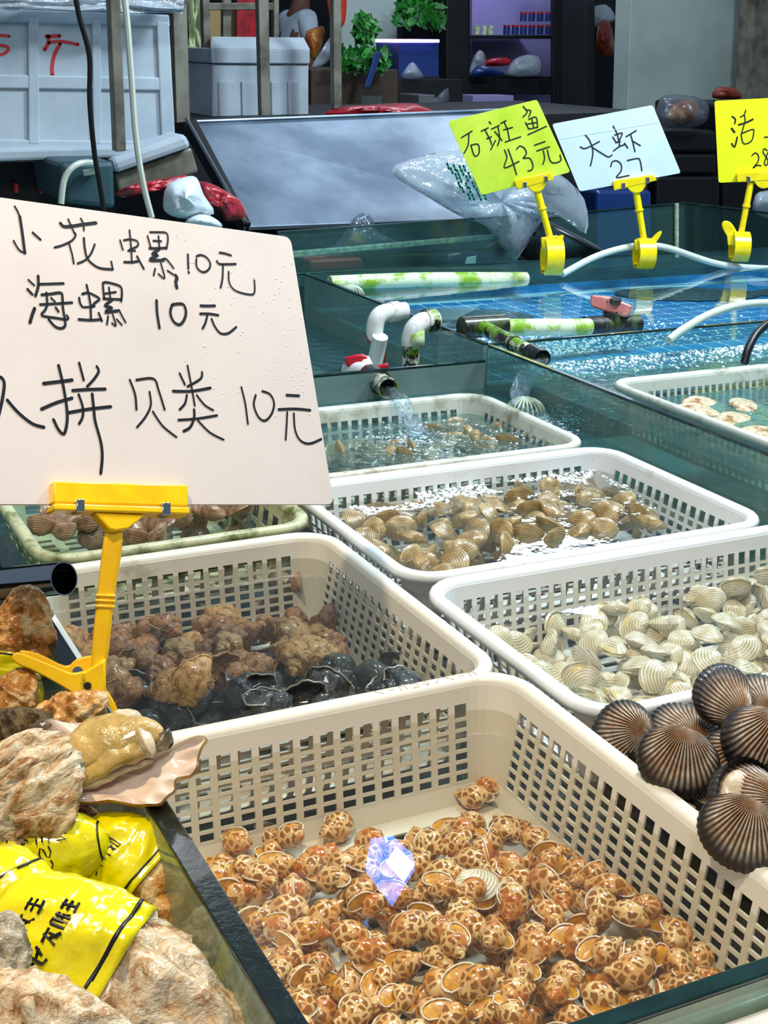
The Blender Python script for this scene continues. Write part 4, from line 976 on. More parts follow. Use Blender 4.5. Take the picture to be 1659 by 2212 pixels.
# outlet pipe with valve, pouring into the rear basket
P0 = ony(800, 812, 2.13); P1 = P0 + Vector((.02, -.05, .001)); P2 = onp(838, 838, P0 + Vector((.04, -.12, -.004)), Vector((0, 1, 0)))
ov = empty('outlet_valve', 'slimy outlet pipe with a red valve handle pouring water into the rear basket', 'pipe', P0)
MB().tube([P0 + Vector((-.012, .06, -.0)), P0 + Vector((0, .0, .002))], .019, 18).build('valve_body', 'pvc', ov)
d = (P2 - P0).normalized()
MB().tube([P0, P0.lerp(P2, .55)], .0215, 20).build('coupling', 'black_pvc', ov)
h = hollow([P0.lerp(P2, .5), P2], .0175, .0028); h.build('outlet_pipe', 'algae_pvc', ov)
ring_at(P2, d, .0182, .006, 'algae_pvc', 'pipe_lip', ov)
hb = ony(770, 782, 2.17)
prism_px('valve_handle', [(744, 778), (750, 770), (782, 764), (792, 770), (798, 786), (775, 797), (755, 797)], hb, (CAM - hb).normalized(), .022, 'red_plastic', ov, .008, .004, 2)
prism_px('valve_handle', [(812, 790), (838, 783), (841, 796), (815, 799)], hb, (CAM - hb).normalized(), .02, 'red_plastic', ov, .002, .003)['label'] = 'paler pink arm of the red valve handle'
MB().tube([ony(786, 778, 2.17), ony(796, 800, 2.15)], .012, 14).build('valve_neck', 'pvc', ov)
# falling water
def stream(label, pts, rs, seed=0):
    rng = random.Random(seed); pts = catmull(pts, 8); n = len(pts); P = []
    for i, p in enumerate(pts):
        t = i / (n - 1) * (len(rs) - 1); k = min(int(t), len(rs) - 2); r_ = rs[k] + (rs[k + 1] - rs[k]) * (t - k); row = []
        for q in range(18):
            a = 2 * PI * q / 18; nn = noise.noise(Vector((math.cos(a) * 2.2, math.sin(a) * 2.2, i * .35 + seed)))
            rr = r_ * (1 + .55 * nn); row.append(p + Vector((rr * math.cos(a), rr * .7 * math.sin(a), rr * .5 * math.sin(a) + r_ * .3 * nn)))
        P.append(row)
    o = MB().grid(P, closed_v=True).build('water_stream', 'splash', None, 'all'); return tag(o, label, 'water')
W0 = P2 + Vector((.0, -.002, -.006)); W2 = onz(905, 945, ZW)
stream('clear water stream falling from the slimy pipe into the rear basket', [W0 + d * -.012, W0, W0.lerp(W2, .35) + Vector((0, 0, .016)), W0.lerp(W2, .7) + Vector((0, 0, .010)), W2, W2 + Vector((.006, -.01, -.01))], [.010, .012, .013, .015, .017, .024])
# algae pipe, tee and spout along the divider
Pt = onx(1015, 712, X1 + .03)
tp = empty('tee_pipe', 'slimy white pipe with a tee crossing the divider and pouring water', 'pipe', Pt)
S0 = onp(1000, 708, Pt, Vector((0, 1, 0))); SR_ = ony(1272, 706, Pt.y + .03)
MB().tube([Vector((X1 + .012, S0.y, S0.z)), S0 + Vector((.09, .0, -.001))], .021, 20).build('tee', 'black_pvc', tp)
MB().tube([S0 + Vector((.0, .0, 0)), SR_], .0165, 20).build('cross_pipe', 'green_pvc', tp)
E0 = onp(1172, 776, Pt + Vector((0, -.22, 0)), Vector((0, 1, 0)))
sp = S0 + Vector((.035, -.012, 0))
MB().tube([sp, sp.lerp(E0, .93)], .0145, 18).build('spout', 'algae_pvc', tp)
hollow([sp.lerp(E0, .80), E0], .0165, .003).build('spout_end', 'black_pvc', tp)
ring_at(sp.lerp(E0, .55), (E0 - sp).normalized(), .0160, .006, 'black_pvc', 'clamp_ring', tp)
Wb = onz(1235, 905, ZW)
stream('clear water falling from the black spout beside the ribbed strainer', [E0 + (E0 - sp).normalized() * -.01, E0, Vector((X1 - .03, 1.90, -.0)), Vector((X1 - .035, 1.82, ZW)), Vector((X1 - .035, 1.80, ZW - .01))], [.009, .012, .018, .024, .03], 3)
# pink valve
V0 = ony(1320, 690, Pt.y + .04); vv = empty('valve', 'faded pink stop valve on a black slimy fitting in the tiled tank', 'valve', V0)
MB().tube([ony(1262, 706, V0.y), ony(1378, 700, V0.y)], .020, 18).build('valve_body', 'black_pvc', vv)
MB().tube([ony(1322, 696, V0.y), ony(1320, 672, V0.y)], [.020, .016], 16).build('valve_neck', 'black_pvc', vv)
NV = (CAM - V0).normalized()
prism_px('valve_handle', [(1274, 650), (1278, 637), (1318, 641), (1367, 661), (1364, 678), (1352, 686), (1310, 674), (1277, 663)], V0, NV, .03, 'pink_plastic', vv, .012, .004)
MB().lathe([(0, .004), (.012, .003), (.013, -.006)], ony(1330, 648, V0.y - .004), quat_axes((0, -.25, 1), (1, 0, 0)).to_matrix(), 14).build('handle_screw', 'black_pvc', vv)
# pale channel pipe floating along the far pane
pipe('pipe', 'long pale green slimed pipe lying along the far pane', [ony(712, 612, 2.86), ony(900, 604, 2.86), ony(1136, 603, 2.86)], .0175, 'green_pvc', smooth_pts=2)
# ribbed strainers
def strainer(label, P, R_):
    s = empty('strainer', label, 'strainer', P)
    MB().lathe([(R_ * 1.12, -.012), (R_ * 1.12, 0), (R_, .002), (R_ * .2, R_ * .85), (0, R_ * .88)][:3], P, Matrix.Identity(3), 28).build('base_ring', 'sucker', s)
    MB().lathe([(R_ * .90 * math.cos(t), R_ * .74 * math.sin(t)) for t in [PI / 2 * k / 8 for k in range(9)]], P, Matrix.Identity(3), 24).build('dome_core', 'rubber_black', s, 'all')
    for k in range(22):
        a = 2 * PI * k / 22
        rb = MB().tube([P + Vector((R_ * math.cos(t) * math.cos(a), R_ * math.cos(t) * math.sin(a), R_ * .82 * math.sin(t))) for t in [PI / 2 * q / 8 for q in range(9)]], .0021, 5)
        rb.build('rib', 'sucker', s)
strainer('ribbed dome strainer behind the rear basket under the second water spout', Vector((1.196, 1.880, ZW)) - Vector((.0, 0, 0.0)), .034)
strainer('ribbed dome strainer in the far left corner near the big card', onx(757, 640, X1 + .05), .030)
# hoses
pipe('hose', 'translucent white hose arching behind the small sign clips', [ony(1215, 592, 2.82), ony(1290, 553, 2.83), ony(1370, 532, 2.84), ony(1440, 535, 2.84), ony(1560, 572, 2.83), ony(1700, 582, 2.82)], .0085, 'tube_white', 'hose', 10, 6)
pipe('hose', 'thick white hose curving in from the right over the divider', [ony(1445, 735, 2.02), ony(1475, 712, 2.03), ony(1540, 676, 2.06), ony(1620, 656, 2.10), ony(1740, 655, 2.14)], .0078, 'tube_white', 'hose', 10, 6)
pipe('hose', 'black-slimed hose dipping in behind the right basket', [ony(1608, 785, 1.84), ony(1618, 750, 1.85), ony(1642, 712, 1.87), ony(1700, 670, 1.9)], .0075, 'rubber_black', 'hose', 10, 6)
# big grey flatfish on the tiles
def flatfish(label, px0, px1, z, aspect, tail):
    a = onz(*px0, z); b = onz(*px1, z); c = (a + b) / 2; L = (b - a).length; u = (b - a).normalized(); v = Vector((-u.y, u.x, 0))
    f = empty('flatfish', label, 'fish', c); P = []
    for i in range(13):
        rr = math.sin(PI / 2 * i / 12); row = []
        for q in range(32):
            t = 2 * PI * q / 32; row.append(c + u * L * .42 * rr * math.cos(t) + v * L * .42 * aspect * rr * math.sin(t) + Vector((0, 0, .008 * math.cos(PI / 2 * i / 12))))
        P.append(row)
    MB().grid(P, closed_v=True).build('body', 'fish', f, 'all')
    fr = [[c + u * L * k * math.cos(t) + v * L * k * aspect * math.sin(t) * (1 + .03 * math.sin(t * 26)) + Vector((0, 0, h)) for t in [2 * PI * q / 80 for q in range(80)]] for k, h in ((.41, .004), (.5, .001))]
    MB().grid(fr, closed_v=True).build('fin', 'fish', f, 'all', [SOL(.001)])
    s = u * tail
    MB().prism([c + s * L * .46 + v * .02, c + s * L * .62 + v * .05, c + s * L * .62 - v * .05, c + s * L * .46 - v * .02], (0, 0, .003)).build('tail', 'fish', f, False)
flatfish('round grey-brown flatfish lying on the blue tiles behind the green pipe', (800, 688), (1150, 684), -.025, .60, -1)
flatfish('big mottled flatfish near the surface at the right of the tiled tank', (1330, 636), (1640, 634), -.025, .5, 1)
# flat shells in the right basket
rng = random.Random(6)
fs = bivalve('flat_shell', .095, .07, .018, 'oyster', .05, grain=.0006, na=36); fs['_ctr'] = (.005, -.033, 0)
for k, (x, y, wd_) in enumerate([(1530, 880, 'by the slotted back wall'), (1625, 885, 'at the right edge of the picture'), (1560, 925, 'in the middle of the basket'), (1640, 950, 'at the front right by the rim'), (1500, 900, 'at the left end near the rim'), (1600, 915, 'between the others')]):
    q = quat_axes((rng.uniform(-.2, .2), -.2, 1), (math.cos(k * 1.3), math.sin(k * 1.3), 0))
    place(fs, onz(x, y, .001) - q @ Vector((.005, -.033, 0)), q, f'pale flat layered shell {wd_} beyond the divider', 'shell', 'flat shells in the right basket')

# foam on the olive clam basket
mb = MB(); rng = random.Random(2)
poly1 = [(745, 1090), (900, 1060), (1100, 1035), (1190, 1012), (1290, 1015), (1260, 1045), (1130, 1050), (1000, 1085), (860, 1105), (760, 1120)]
poly2 = [(1100, 1080), (1180, 1075), (1240, 1105), (1340, 1110), (1420, 1120), (1340, 1075), (1260, 1060), (1180, 1060)]
poly3 = [(1290, 1020), (1340, 1040), (1420, 1100), (1380, 1105)]
def bub(mb, c, r):
    mb.grid([[c + Vector((r * math.cos(a) * math.cos(k), r * math.sin(a) * math.cos(k), r * .7 * math.sin(k))) for a in [2 * PI * q / 7 for q in range(7)]] for k in (0, .5, 1.0, PI / 2)], closed_v=True)
for poly, n in ((poly1, 5200), (poly2, 500), (poly3, 200)):
    xs = [p[0] for p in poly]; ys = [p[1] for p in poly]
    for _ in range(n):
        x, y = rng.uniform(min(xs), max(xs)), rng.uniform(min(ys), max(ys))
        if inpoly(x, y, poly) and noise.noise(Vector((x * .012, y * .03, 3))) > -.22: bub(mb, onz(x, y, ZW), rng.choice((.0010, .0014, .0020, .0028)))
for x, y in [(1215 + rng.gauss(0, 30), 905 + rng.gauss(0, 14)) for _ in range(160)] + [(900 + rng.gauss(0, 50), 950 + rng.gauss(0, 18)) for _ in range(160)] + [(1130 + rng.gauss(0, 40), 940 + rng.gauss(0, 12)) for _ in range(90)]:
    bub(mb, onz(x, y, ZW), rng.choice((.001, .0016, .0024)))
tag(mb.build('foam', 'bubble', None, 'all'), 'white foam bubbles on the water of the olive clam basket', 'foam', kind='stuff')
mb = MB()
for _ in range(1500):
    x = X1 + .03 + abs(rng.gauss(0, .25)); y = rng.uniform(YC + .01, YC + .22); bub(mb, Vector((x, y, .014)), rng.choice((.0012, .002, .003)))
for _ in range(800):
    bub(mb, Vector((rng.uniform(X1 + .05, 1.9), YC - .012 - abs(rng.gauss(0, .05)), .006)), rng.choice((.0012, .002, .003)))
tag(mb.build('foam', 'bubble', None, 'all'), 'fizzing bubbles along the glass cross pane of the tiled tank', 'foam', kind='stuff')
# ================================================================ OYSTERS IN THE LEFT BIN
bn = empty('oyster_bin', 'dark bin beside the tank holding the heap of oysters', 'bin', (-.1, .8, -.14))
MB().box((-.10, .85, -.145), (.62, 1.1, .01)).build('bin_floor', 'moss', bn, False)
MB().box((-.41, .85, -.06), (.008, 1.1, .16)).build('bin_side', 'dark_net', bn, False)
MB().box((-.10, 1.396, -.06), (.62, .008, .16)).build('bin_side', 'dark_net', bn, False)
MB().box((-.10, .304, -.06), (.62, .008, .16)).build('bin_side', 'dark_net', bn, False)
FONT = {'E': [[(1, 0), (0, 0), (0, 1), (1, 1)], [(0, .5), (.8, .5)]], 'S': [[(1, .9), (.5, 1), (0, .8), (.3, .55), (.9, .4), (1, .15), (.5, 0), (0, .1)]], 'H': [[(0, 0), (0, 1)], [(1, 0), (1, 1)], [(0, .5), (1, .5)]],
        'N': [[(0, 0), (0, 1), (1, 0), (1, 1)]], 'A': [[(0, 0), (.5, 1), (1, 0)], [(.2, .4), (.8, .4)]], 'I': [[(.5, 0), (.5, 1)]], 'P': [[(0, 0), (0, 1), (.9, .9), (.9, .55), (0, .5)]], 'O': [[(.5, 0), (0, .3), (0, .7), (.5, 1), (1, .7), (1, .3), (.5, 0)]],
        'Y': [[(0, 1), (.5, .5), (1, 1)], [(.5, .5), (.5, 0)]], 'T': [[(0, 1), (1, 1)], [(.5, 1), (.5, 0)]], 'R': [[(0, 0), (0, 1), (.9, .9), (.9, .55), (0, .5), (1, 0)]],
        'q': [[(0, .9), (1, .9)], [(.5, 1), (.5, 0)], [(0, .5), (1, .5)], [(0, 0), (1, .1)]], 'w': [[(0, 1), (0, 0), (.4, 0), (.4, 1), (0, 1)], [(.6, .8), (1, .8)], [(.55, .5), (1, .5)], [(.8, 1), (.8, 0)], [(.8, .5), (1, .1)]], 'm': [[(0, .8), (1, .9)], [(.5, 1), (.2, 0)], [(.4, .5), (1, 0)], [(.7, .7), (.7, .1)]], 'h': [[(0, 0), (.2, 1), (.2, .3)], [(.5, 1), (.5, .1), (.8, 0)], [(.5, .6), (1, .8)], [(1, 1), (.8, .4)]]}
class Oy:
    def __init__(s, c, L, W, T, ang, face, seed, rough=1.0, power=.55, bend=0.0):
        s.c = c; s.L, s.W, s.T, s.seed, s.rough, s.power, s.bend = L, W, T, seed, rough, power, bend; s.band = None
        a = math.radians(ang); s.Z = (BACK * face[2] + RIGHT * face[0] + Vector((0, 0, 1)) * face[1]).normalized()
        X = RIGHT * math.cos(a) + UPV * math.sin(a); s.X = (X - s.Z * X.dot(s.Z)).normalized(); s.Y = s.Z.cross(s.X)
    def S(s, u, v, off=0.0, rough=None):
        r = s.rough if rough is None else rough
        if s.band and rough is None: r = s.rough + (.45 - s.rough) * max(0, min(1, min(u - s.band[0] + .06, s.band[1] + .02 - u) / .05))
        uu = max(1e-4, min(1 - 1e-4, u)); e = math.sin(PI * uu ** .75) ** s.power
        cv, sv = math.cos(v), math.sin(v)
        n1 = noise.noise(Vector((cv * 1.3 + s.seed, sv * 1.3, u * 3)))
        n2 = noise.fractal(Vector((cv * 3 + s.seed, sv * 3, u * 7)), 1.0, 2.0, 4)
        lay = ((u * 6.5 + n1 * 1.5) % 1.0)
        k = 1 + r * (.16 * n1 + .12 * n2 + .10 * (lay - .5))
        w_ = s.W / 2 * e * k + off; t_ = s.T / 2 * e * (1 + r * (.35 * n2 + .25 * (lay - .5))) + off
        sq = lambda x: math.copysign(abs(x) ** .85, x)
        return s.c + s.X * ((u - .5) * s.L) + s.Y * (w_ * sq(cv) + s.bend * math.sin(PI * u)) + s.Z * (t_ * sv)
    def grid(s, u0, u1, nu, nv, off=0.0, rough=None):
        return [[s.S(u0 + (u1 - u0) * i / nu, 2 * PI * j / nv, off, rough) for j in range(nv)] for i in range(nu + 1)]
def oyster(label, px, py, z, L, W, T, ang, mat='oyster', face=(0, .3, 1), seed=0, rough=1.0, band=None, stripes=(), text=(), power=.55, bend=0.0):
    c = onz(px, py, z); y = Oy(c, L, W, T, ang, face, seed, rough, power, bend); y.band = band
    root = empty('oyster', label, 'oyster', c, 'oysters in the left bin')
    MB().grid(y.grid(0, 1, 46, 44), closed_v=True).build('shell', mat, root, 'all')
    if band:
        u0, u1 = band; MB().grid(y.grid(u0, u1, 24, 44, .0022, .45), closed_v=True).build('printed_film', 'ribbon', root, 'all', [SOL(.0006, 1)])
        for u in stripes:
            MB().grid([[y.S(u + du, 2 * PI * j / 44, off, .45) for j in range(44)] for du, off in ((-.008, .0024), (-.006, .0034), (.006, .0034), (.008, .0024))], closed_v=True).build('black_stripe', 'ink', root, 'all')
        if text:
            mb = MB()
            for string, u_, v_, du, dv, size, vert in text:      # letters run along v (or along u when vert)
                for i, ch in enumerate(string):
                    for st in FONT.get(ch, []):
                        pts = []
                        for a, b in st:
                            if vert: uu, vv = u_ + (i * 1.35 + a) * du, v_ + b * dv
                            else: uu, vv = u_ + (1 - b) * du, v_ + (i * 1.35 + a) * dv
                            pts.append(y.S(uu, vv, .0032, .45))
                        mb.tube(pts, size, 5)
            mb.build('printing', 'ink', root)
    return root
oyster('big pale layered oyster at the left edge of the picture', 60, 1712, .075, .078, .078, .035, -60, seed=3, rough=1.1, power=.42)
oyster('oyster in yellow printed film with latin capitals, its dark end to the left', 95, 1842, .035, .088, .058, .040, 12, 'oyster_brown', (0, .25, 1), 5, .8, (.22, 1.0), (.30, .94), (('ESHNESS', .52, .35, .085, .17, .0006, False), ('FAIN', .66, .6, .07, .16, .0005, False), ('qwmh', .40, .5, .06, .18, .0005, False)))
oyster('oyster in yellow film with a rough orange shell end, against the tank glass', 290, 1915, .005, .108, .078, .045, -38, 'oyster_orange', (-.1, .2, 1), 7, 1.0, (0.0, .55), (.50,), (('PINOYSTER', .30, 3.9, .08, .12, .0006, False), ('wmhqm', .22, 1.1, .08, .16, .0006, False)), .5)
oyster('brown glossy oyster shell between the yellow wrapped ones', 138, 1962, .0, .060, .044, .026, -42, 'oyster_brown', (0, .3, 1), 9, .7, (0, .30), (.26,))
oyster('large oyster wrapped in yellow film, pale rough shell bulging at the lower right', 262, 2145, .025, .185, .096, .055, -29, 'oyster', (0, .35, 1), 12, 1.1, (0.0, .47), (.42,), (('hmwq', .22, 1.7, .05, -.16, .0010, False), ('mq', .12, 1.5, .05, -.2, .0008, False)), .5)
oyster('yellow wrapped oyster at the lower left corner of the heap', 40, 2030, .028, .12, .070, .045, -60, 'oyster_brown', (0, .3, 1), 14, .7, (.05, .95), (.20,), (('wmhq', .35, 1.9, .06, -.2, .0009, False), ('qhm', .55, 1.8, .06, -.2, .0009, False)))
oyster('small crinkled oyster at the foot of the glass', 362, 2075, -.02, .070, .030, .022, -35, 'oyster', (0, .3, 1), 16, 1.2)
oyster('grey-brown oyster standing at the left edge low in the picture', -2, 2085, .065, .060, .036, .025, 80, 'oyster_grey', (.2, .2, 1), 18, .9)
oyster('tan oyster along the bottom left corner of the picture', 60, 2225, .065, .12, .060, .035, -8, 'oyster', (0, .4, 1), 20, 1.1)
oyster('tall rough oyster in yellow film below the chrome pipe', 45, 1370, .060, .088, .058, .042, 82, 'oyster_orange', (.1, .2, 1), 22, 1.3, (0, .30), (.28,), (), .5)
oyster('grey craggy oyster half hidden under the tall rough one', 75, 1400, .045, .060, .040, .032, -70, 'oyster_grey', (.2, .1, 1), 24, 1.3)
oyster('small brown oyster at the left edge with yellow film', 22, 1515, .055, .060, .044, .030, 60, 'oyster_orange', (0, .2, 1), 26, 1.1)
oyster('scrap of yellow wrapped oyster with a black stripe', 58, 1508, .045, .045, .022, .020, 82, 'oyster_brown', (0, .2, 1), 27, .6, (.05, .95), (.85,))
oyster('orange-brown oyster poking up beside the clip jaw', 152, 1545, .058, .066, .036, .030, 28, 'oyster_orange', (0, .3, 1), 28, 1.1)
oyster('dark mossy oyster behind the opened one', 50, 1585, .050, .060, .042, .030, 25, 'moss', (0, .3, 1), 30, 1.3)
oyster('small orange oyster tip above the wrapped pair', 178, 1782, .030, .058, .026, .022, -30, 'oyster_orange', (0, .3, 1), 32, 1.2)
oyster('dark oyster deep in the gap under the opened shell', 130, 1780, -.005, .070, .040, .030, -20, 'oyster_brown', (0, .3, 1), 34, 1.1)
oyster('shadowed oyster low between the wrapped ones', 220, 2000, -.06, .12, .080, .040, -50, 'oyster_brown', (0, .3, 1), 36, 1.0)
oyster('shadowed yellow wrapped oyster under the large one', 330, 2160, -.07, .13, .080, .040, -60, 'oyster_brown', (0, .3, 1), 38, 1.0, (.1, .9))
oyster('brown oyster deep at the back of the bin', 60, 1640, -.02, .10, .080, .040, -50, 'oyster_brown', (0, .3, 1), 40, 1.0)
# the opened oyster
def opened():
    z = .078; O = onz(250, 1655, z); N = (BACK * .75 + Vector((0, 0, 1)) * .55 + RIGHT * -.05).normalized()
    root = empty('opened_oyster', 'opened oyster with plump meat on its pearly half shell, on top of the heap', 'oyster', O)
    out = [(62, 1606), (80, 1582), (105, 1562), (150, 1560), (230, 1556), (300, 1560), (350, 1580), (384, 1604), (440, 1590), (436, 1612), (424, 1634), (426, 1662), (404, 1676), (378, 1690), (374, 1712), (352, 1730), (330, 1740), (290, 1734), (235, 1732), (180, 1730), (145, 1728), (120, 1700), (95, 1650)]
    rim = catmull([onp(x, y, O, N) for x, y in out], 4, True); n = len(rim); c = onp(235, 1660, O, N)
    P = []
    for j in range(11):
        t = j / 10; row = []
        for i, p in enumerate(rim):
            q = c.lerp(p, t); nn = noise.noise(Vector((i * .14, t * 5, 1.5)))
            row.append(q - N * (.010 * (1 - t ** 2)) + N * (.0045 * nn * t + .003 * math.sin(i * .9) * (t > .85)))
        P.append(row)
    MB().grid(P, closed_v=True).build('pearly_lining', 'nacre', root, 'all')
    Q = []
    for k, (sc_, d) in enumerate(((1.0, -.0008), (1.015, -.004), (.98, -.008), (.80, -.018), (.4, -.026), (0, -.028))):
        Q.append([c.lerp(P[-1][i], sc_) + N * (d + .0025 * noise.noise(Vector((i * .3, k * 2.0, 4)))) for i in range(n)])
    MB().grid(Q, closed_v=True).build('outer_shell', 'oyster_orange', root, 'all')
    # meat: plump body, frilly mantle, adductor, dark gill edge
    def blob(name, path, rad, mat, flat=.62, amp=.18, seed=0, fq=3.0):
        pts = catmull([onp(x, y, O, N) + N * h for x, y, h in path], 6); m = len(pts); G = []
        for i, p in enumerate(pts):
            t = i / (m - 1); tt = t * (len(rad) - 1); k = min(int(tt), len(rad) - 2); r = rad[k] + (rad[k + 1] - rad[k]) * (tt - k)
            d = (pts[min(i + 1, m - 1)] - pts[max(i - 1, 0)]).normalized(); s = N.cross(d).normalized()
            G.append([p + s * r * math.cos(a) * (1 + amp * noise.noise(Vector((math.cos(a) * fq, math.sin(a) * fq, t * 6 + seed)))) + N * r * flat * math.sin(a) * (1 + amp * noise.noise(Vector((math.cos(a) * 2, math.sin(a) * 2, t * 9 + seed)))) for a in [2 * PI * q / 22 for q in range(22)]])
        mb = MB().grid(G, closed_v=True); mb.build(name, mat, root, 'all')
    blob('meat_body', [(138, 1650, .0), (165, 1630, .004), (210, 1612, .006), (265, 1598, .006), (315, 1592, .005), (350, 1600, .002)], [.005, .015, .018, .017, .013, .006], 'meat', seed=2)
    blob('meat_fold', [(150, 1690, -.001), (190, 1672, .003), (240, 1645, .008), (290, 1628, .008), (335, 1622, .005)], [.004, .009, .010, .009, .005], 'meat', seed=5, amp=.35)
    blob('meat_fold', [(235, 1572, .003), (260, 1566, .007), (290, 1568, .006), (300, 1574, .003)], [.005, .009, .009, .004], 'meat_pale', seed=7)
    blob('muscle', [(300, 1622, .004), (318, 1612, .008), (336, 1604, .006)], [.007, .013, .007], 'meat_pale', seed=9)
    blob('mantle_edge', [(340, 1596, .002), (356, 1604, .005), (370, 1612, .001)], [.004, .009, .003], 'mantle', seed=11, amp=.4)
    blob('mantle_edge', [(150, 1700, -.003), (200, 1690, .0), (250, 1668, .001), (300, 1648, .001), (330, 1640, .0)], [.002, .0035, .004, .0035, .002], 'meat_pale', seed=13, amp=.7)
    blob('mantle_edge', [(66, 1600, .001), (90, 1572, .003), (120, 1560, .002)], [.002, .005, .002], 'mantle', seed=15)
opened()
# chrome pipe
cp = empty('chrome_pipe', 'polished chrome pipe end lying over the oysters at the left edge', 'pipe', onz(60, 1272, .075))
b = onz(137, 1250, .075); a = b - RIGHT * .13 - BACK * .10 - UPV * .014
hollow([a, b], .0160, .0012, 32).build('tube', 'chrome', cp, True)
MB().lathe([(.0159, 0), (.0159, .001), (.0147, .001), (.0147, 0)], b, quat_axes((b - a), (0, 0, 1)).to_matrix(), 32).build('tube_lip', 'chrome', cp)
MB().lathe([(0, -.05), (.0146, -.05)], b, quat_axes((b - a), (0, 0, 1)).to_matrix(), 24).build('dark_bore', 'dark_hole', cp)

# the stall lamp whose mirror image shows as a kite in the front basket's water
def mirror_pt(px, py, h=1.4):
    r = ray(px, py); P = onz(px, py, ZW); return P + Vector((r.x, r.y, -r.z)) * ((h - ZW) / -r.z)
def em(name, c, k):
    t = NT(name); t.t.nodes.remove(t.b); e = t.n('ShaderNodeEmission'); e.inputs[0].default_value = hx(c); e.inputs[1].default_value = k
    t.l(e.outputs[0], t.out.inputs[0]); return t.m
M['lamp_blue'] = em('blue_lamp_shade', '4E9CFF', 26); M['lamp_white'] = em('white_lamp_panel', 'FFFFFF', 90); M['tube_violet'] = em('violet_tube', 'B8A0FF', 3.0)
lk = [mirror_pt(x, y) for x, y in [(800, 1812), (848, 1804), (893, 1846), (896, 1866), (872, 1905), (848, 1944), (790, 1870)]]
wk = [mirror_pt(x, y, 1.396) for x, y in [(856, 1828), (896, 1866), (872, 1904), (834, 1862)]]
lc = sum(lk, Vector()) / len(lk)
ck_ = empty('hanging_lamp', 'blue-shaded lamp hanging over the stall, seen as a reflection in the front basket', 'lamp', lc)
MB().prism(lk, (0, 0, .02)).build('lamp_shade', 'lamp_blue', ck_, False)
MB().prism(wk, (0, 0, .002)).build('light_panel', 'lamp_white', ck_, False)
MB().tube([lc + Vector((0, 0, .02)), lc + Vector((0, 0, 1.2))], .004, 6).build('cord', 'rubber_black', ck_)

# ================================================================ BACKGROUND
def slab(name, px, y, d, mat, label=None, cat=None, parent=None, bev=.003, group=None):
    o = MB().prism([ony(a, b, y) for a, b in px], (0, d, 0)).build(name, mat, parent, False, [BEV(bev)] if bev else ())
    if label: tag(o, label, cat, group)
    return o
def rect(x0, y0, x1, y1): return [(x0, y0), (x1, y0), (x1, y1), (x0, y1)]
M['teal_bin'] = plain('teal_bin_plastic', '2C4A52', 0.5)
M['green_leaf'] = plain('green_leaves', '24801E', 0.5, c2='0E3C14', ns=40)
M['red_wrap'] = plain('red_packet', 'B01828', 0.35, c2='7A0E1C', ns=20, coat=0.4, bump=0.5, bs=30)
M['grey_box'] = plain('grey_box', '5A5E60', 0.6); M['blue_dark'] = plain('dark_blue_plastic', '14306A', 0.4, coat=0.4); M['tan_card'] = plain('cardboard', 'A08458', 0.8)
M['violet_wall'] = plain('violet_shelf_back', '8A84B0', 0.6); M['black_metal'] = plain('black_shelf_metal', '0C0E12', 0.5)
M['yellow_cloth'] = plain('pale_yellow_sheet', 'D8E0B0', 0.6, c2='A8B484', ns=20, bump=0.5, bs=30)
M['shirt'] = plain('white_t_shirt', 'DDE6F0', 0.85, c2='C2CEDC', ns=12); M['skin'] = plain('tanned_skin', '7A5240', 0.6); M['hair'] = plain('black_hair', '0C0A0A', 0.6); M['trousers'] = plain('dark_trousers', '1C222C', 0.8)
M['brown_bag'] = plain('brown_printed_bag', '8A2018', 0.4, c2='C8902C', ns=10, coat=0.4)
# foam slab with moulded panels and red writing
Yf = 2.95; fl = empty('foam_slab', 'white foam slab with six moulded panels and red handwriting, top left', 'foam slab', ony(150, 330, Yf))
slab('back_panel', [(-80, 18), (366, 34), (380, 314), (-80, 336)], Yf, .04, 'foam', parent=fl, bev=.006)
for px in ([(-80, 16), (366, 32), (368, 58), (-80, 46)], [(-80, 160), (372, 168), (373, 196), (-80, 190)], [(-80, 300), (378, 306), (380, 322), (-80, 338)], [(60, 40), (84, 40), (86, 312), (62, 312)], [(198, 44), (218, 44), (220, 312), (202, 312)], [(338, 46), (366, 48), (380, 314), (350, 314)]):
    slab('raised_rib', px, Yf - .006 - .0012 * (px[1][0] - px[0][0] < 100), .0092, 'foam', parent=fl, bev=.003)
slab('foot_ledge', [(-80, 324), (385, 314), (388, 336), (-80, 352)], Yf - .06, .07, 'foam', parent=fl, bev=.006)
Of = ony(100, 100, Yf - .0005); strokes([(0, 40, .12056, [[(-300, 285), (-100, 290), (170, 315)], [(-100, 290), (-110, 480), (0, 480), (120, 500), (155, 550), (100, 610), (0, 650), (-100, 660)], (1.3, [(830, 320), (1070, 310)]), (1.3, [(870, 320), (870, 430), (800, 555)]), (1.1, [(870, 430), (1100, 410), (1400, 465)]), (1.3, [(1080, 450), (980, 640), (935, 850), (940, 1010)])])], Of, Vector((0, -1, 0)), .0055).build('red_handwriting', 'red_ink', fl, False)
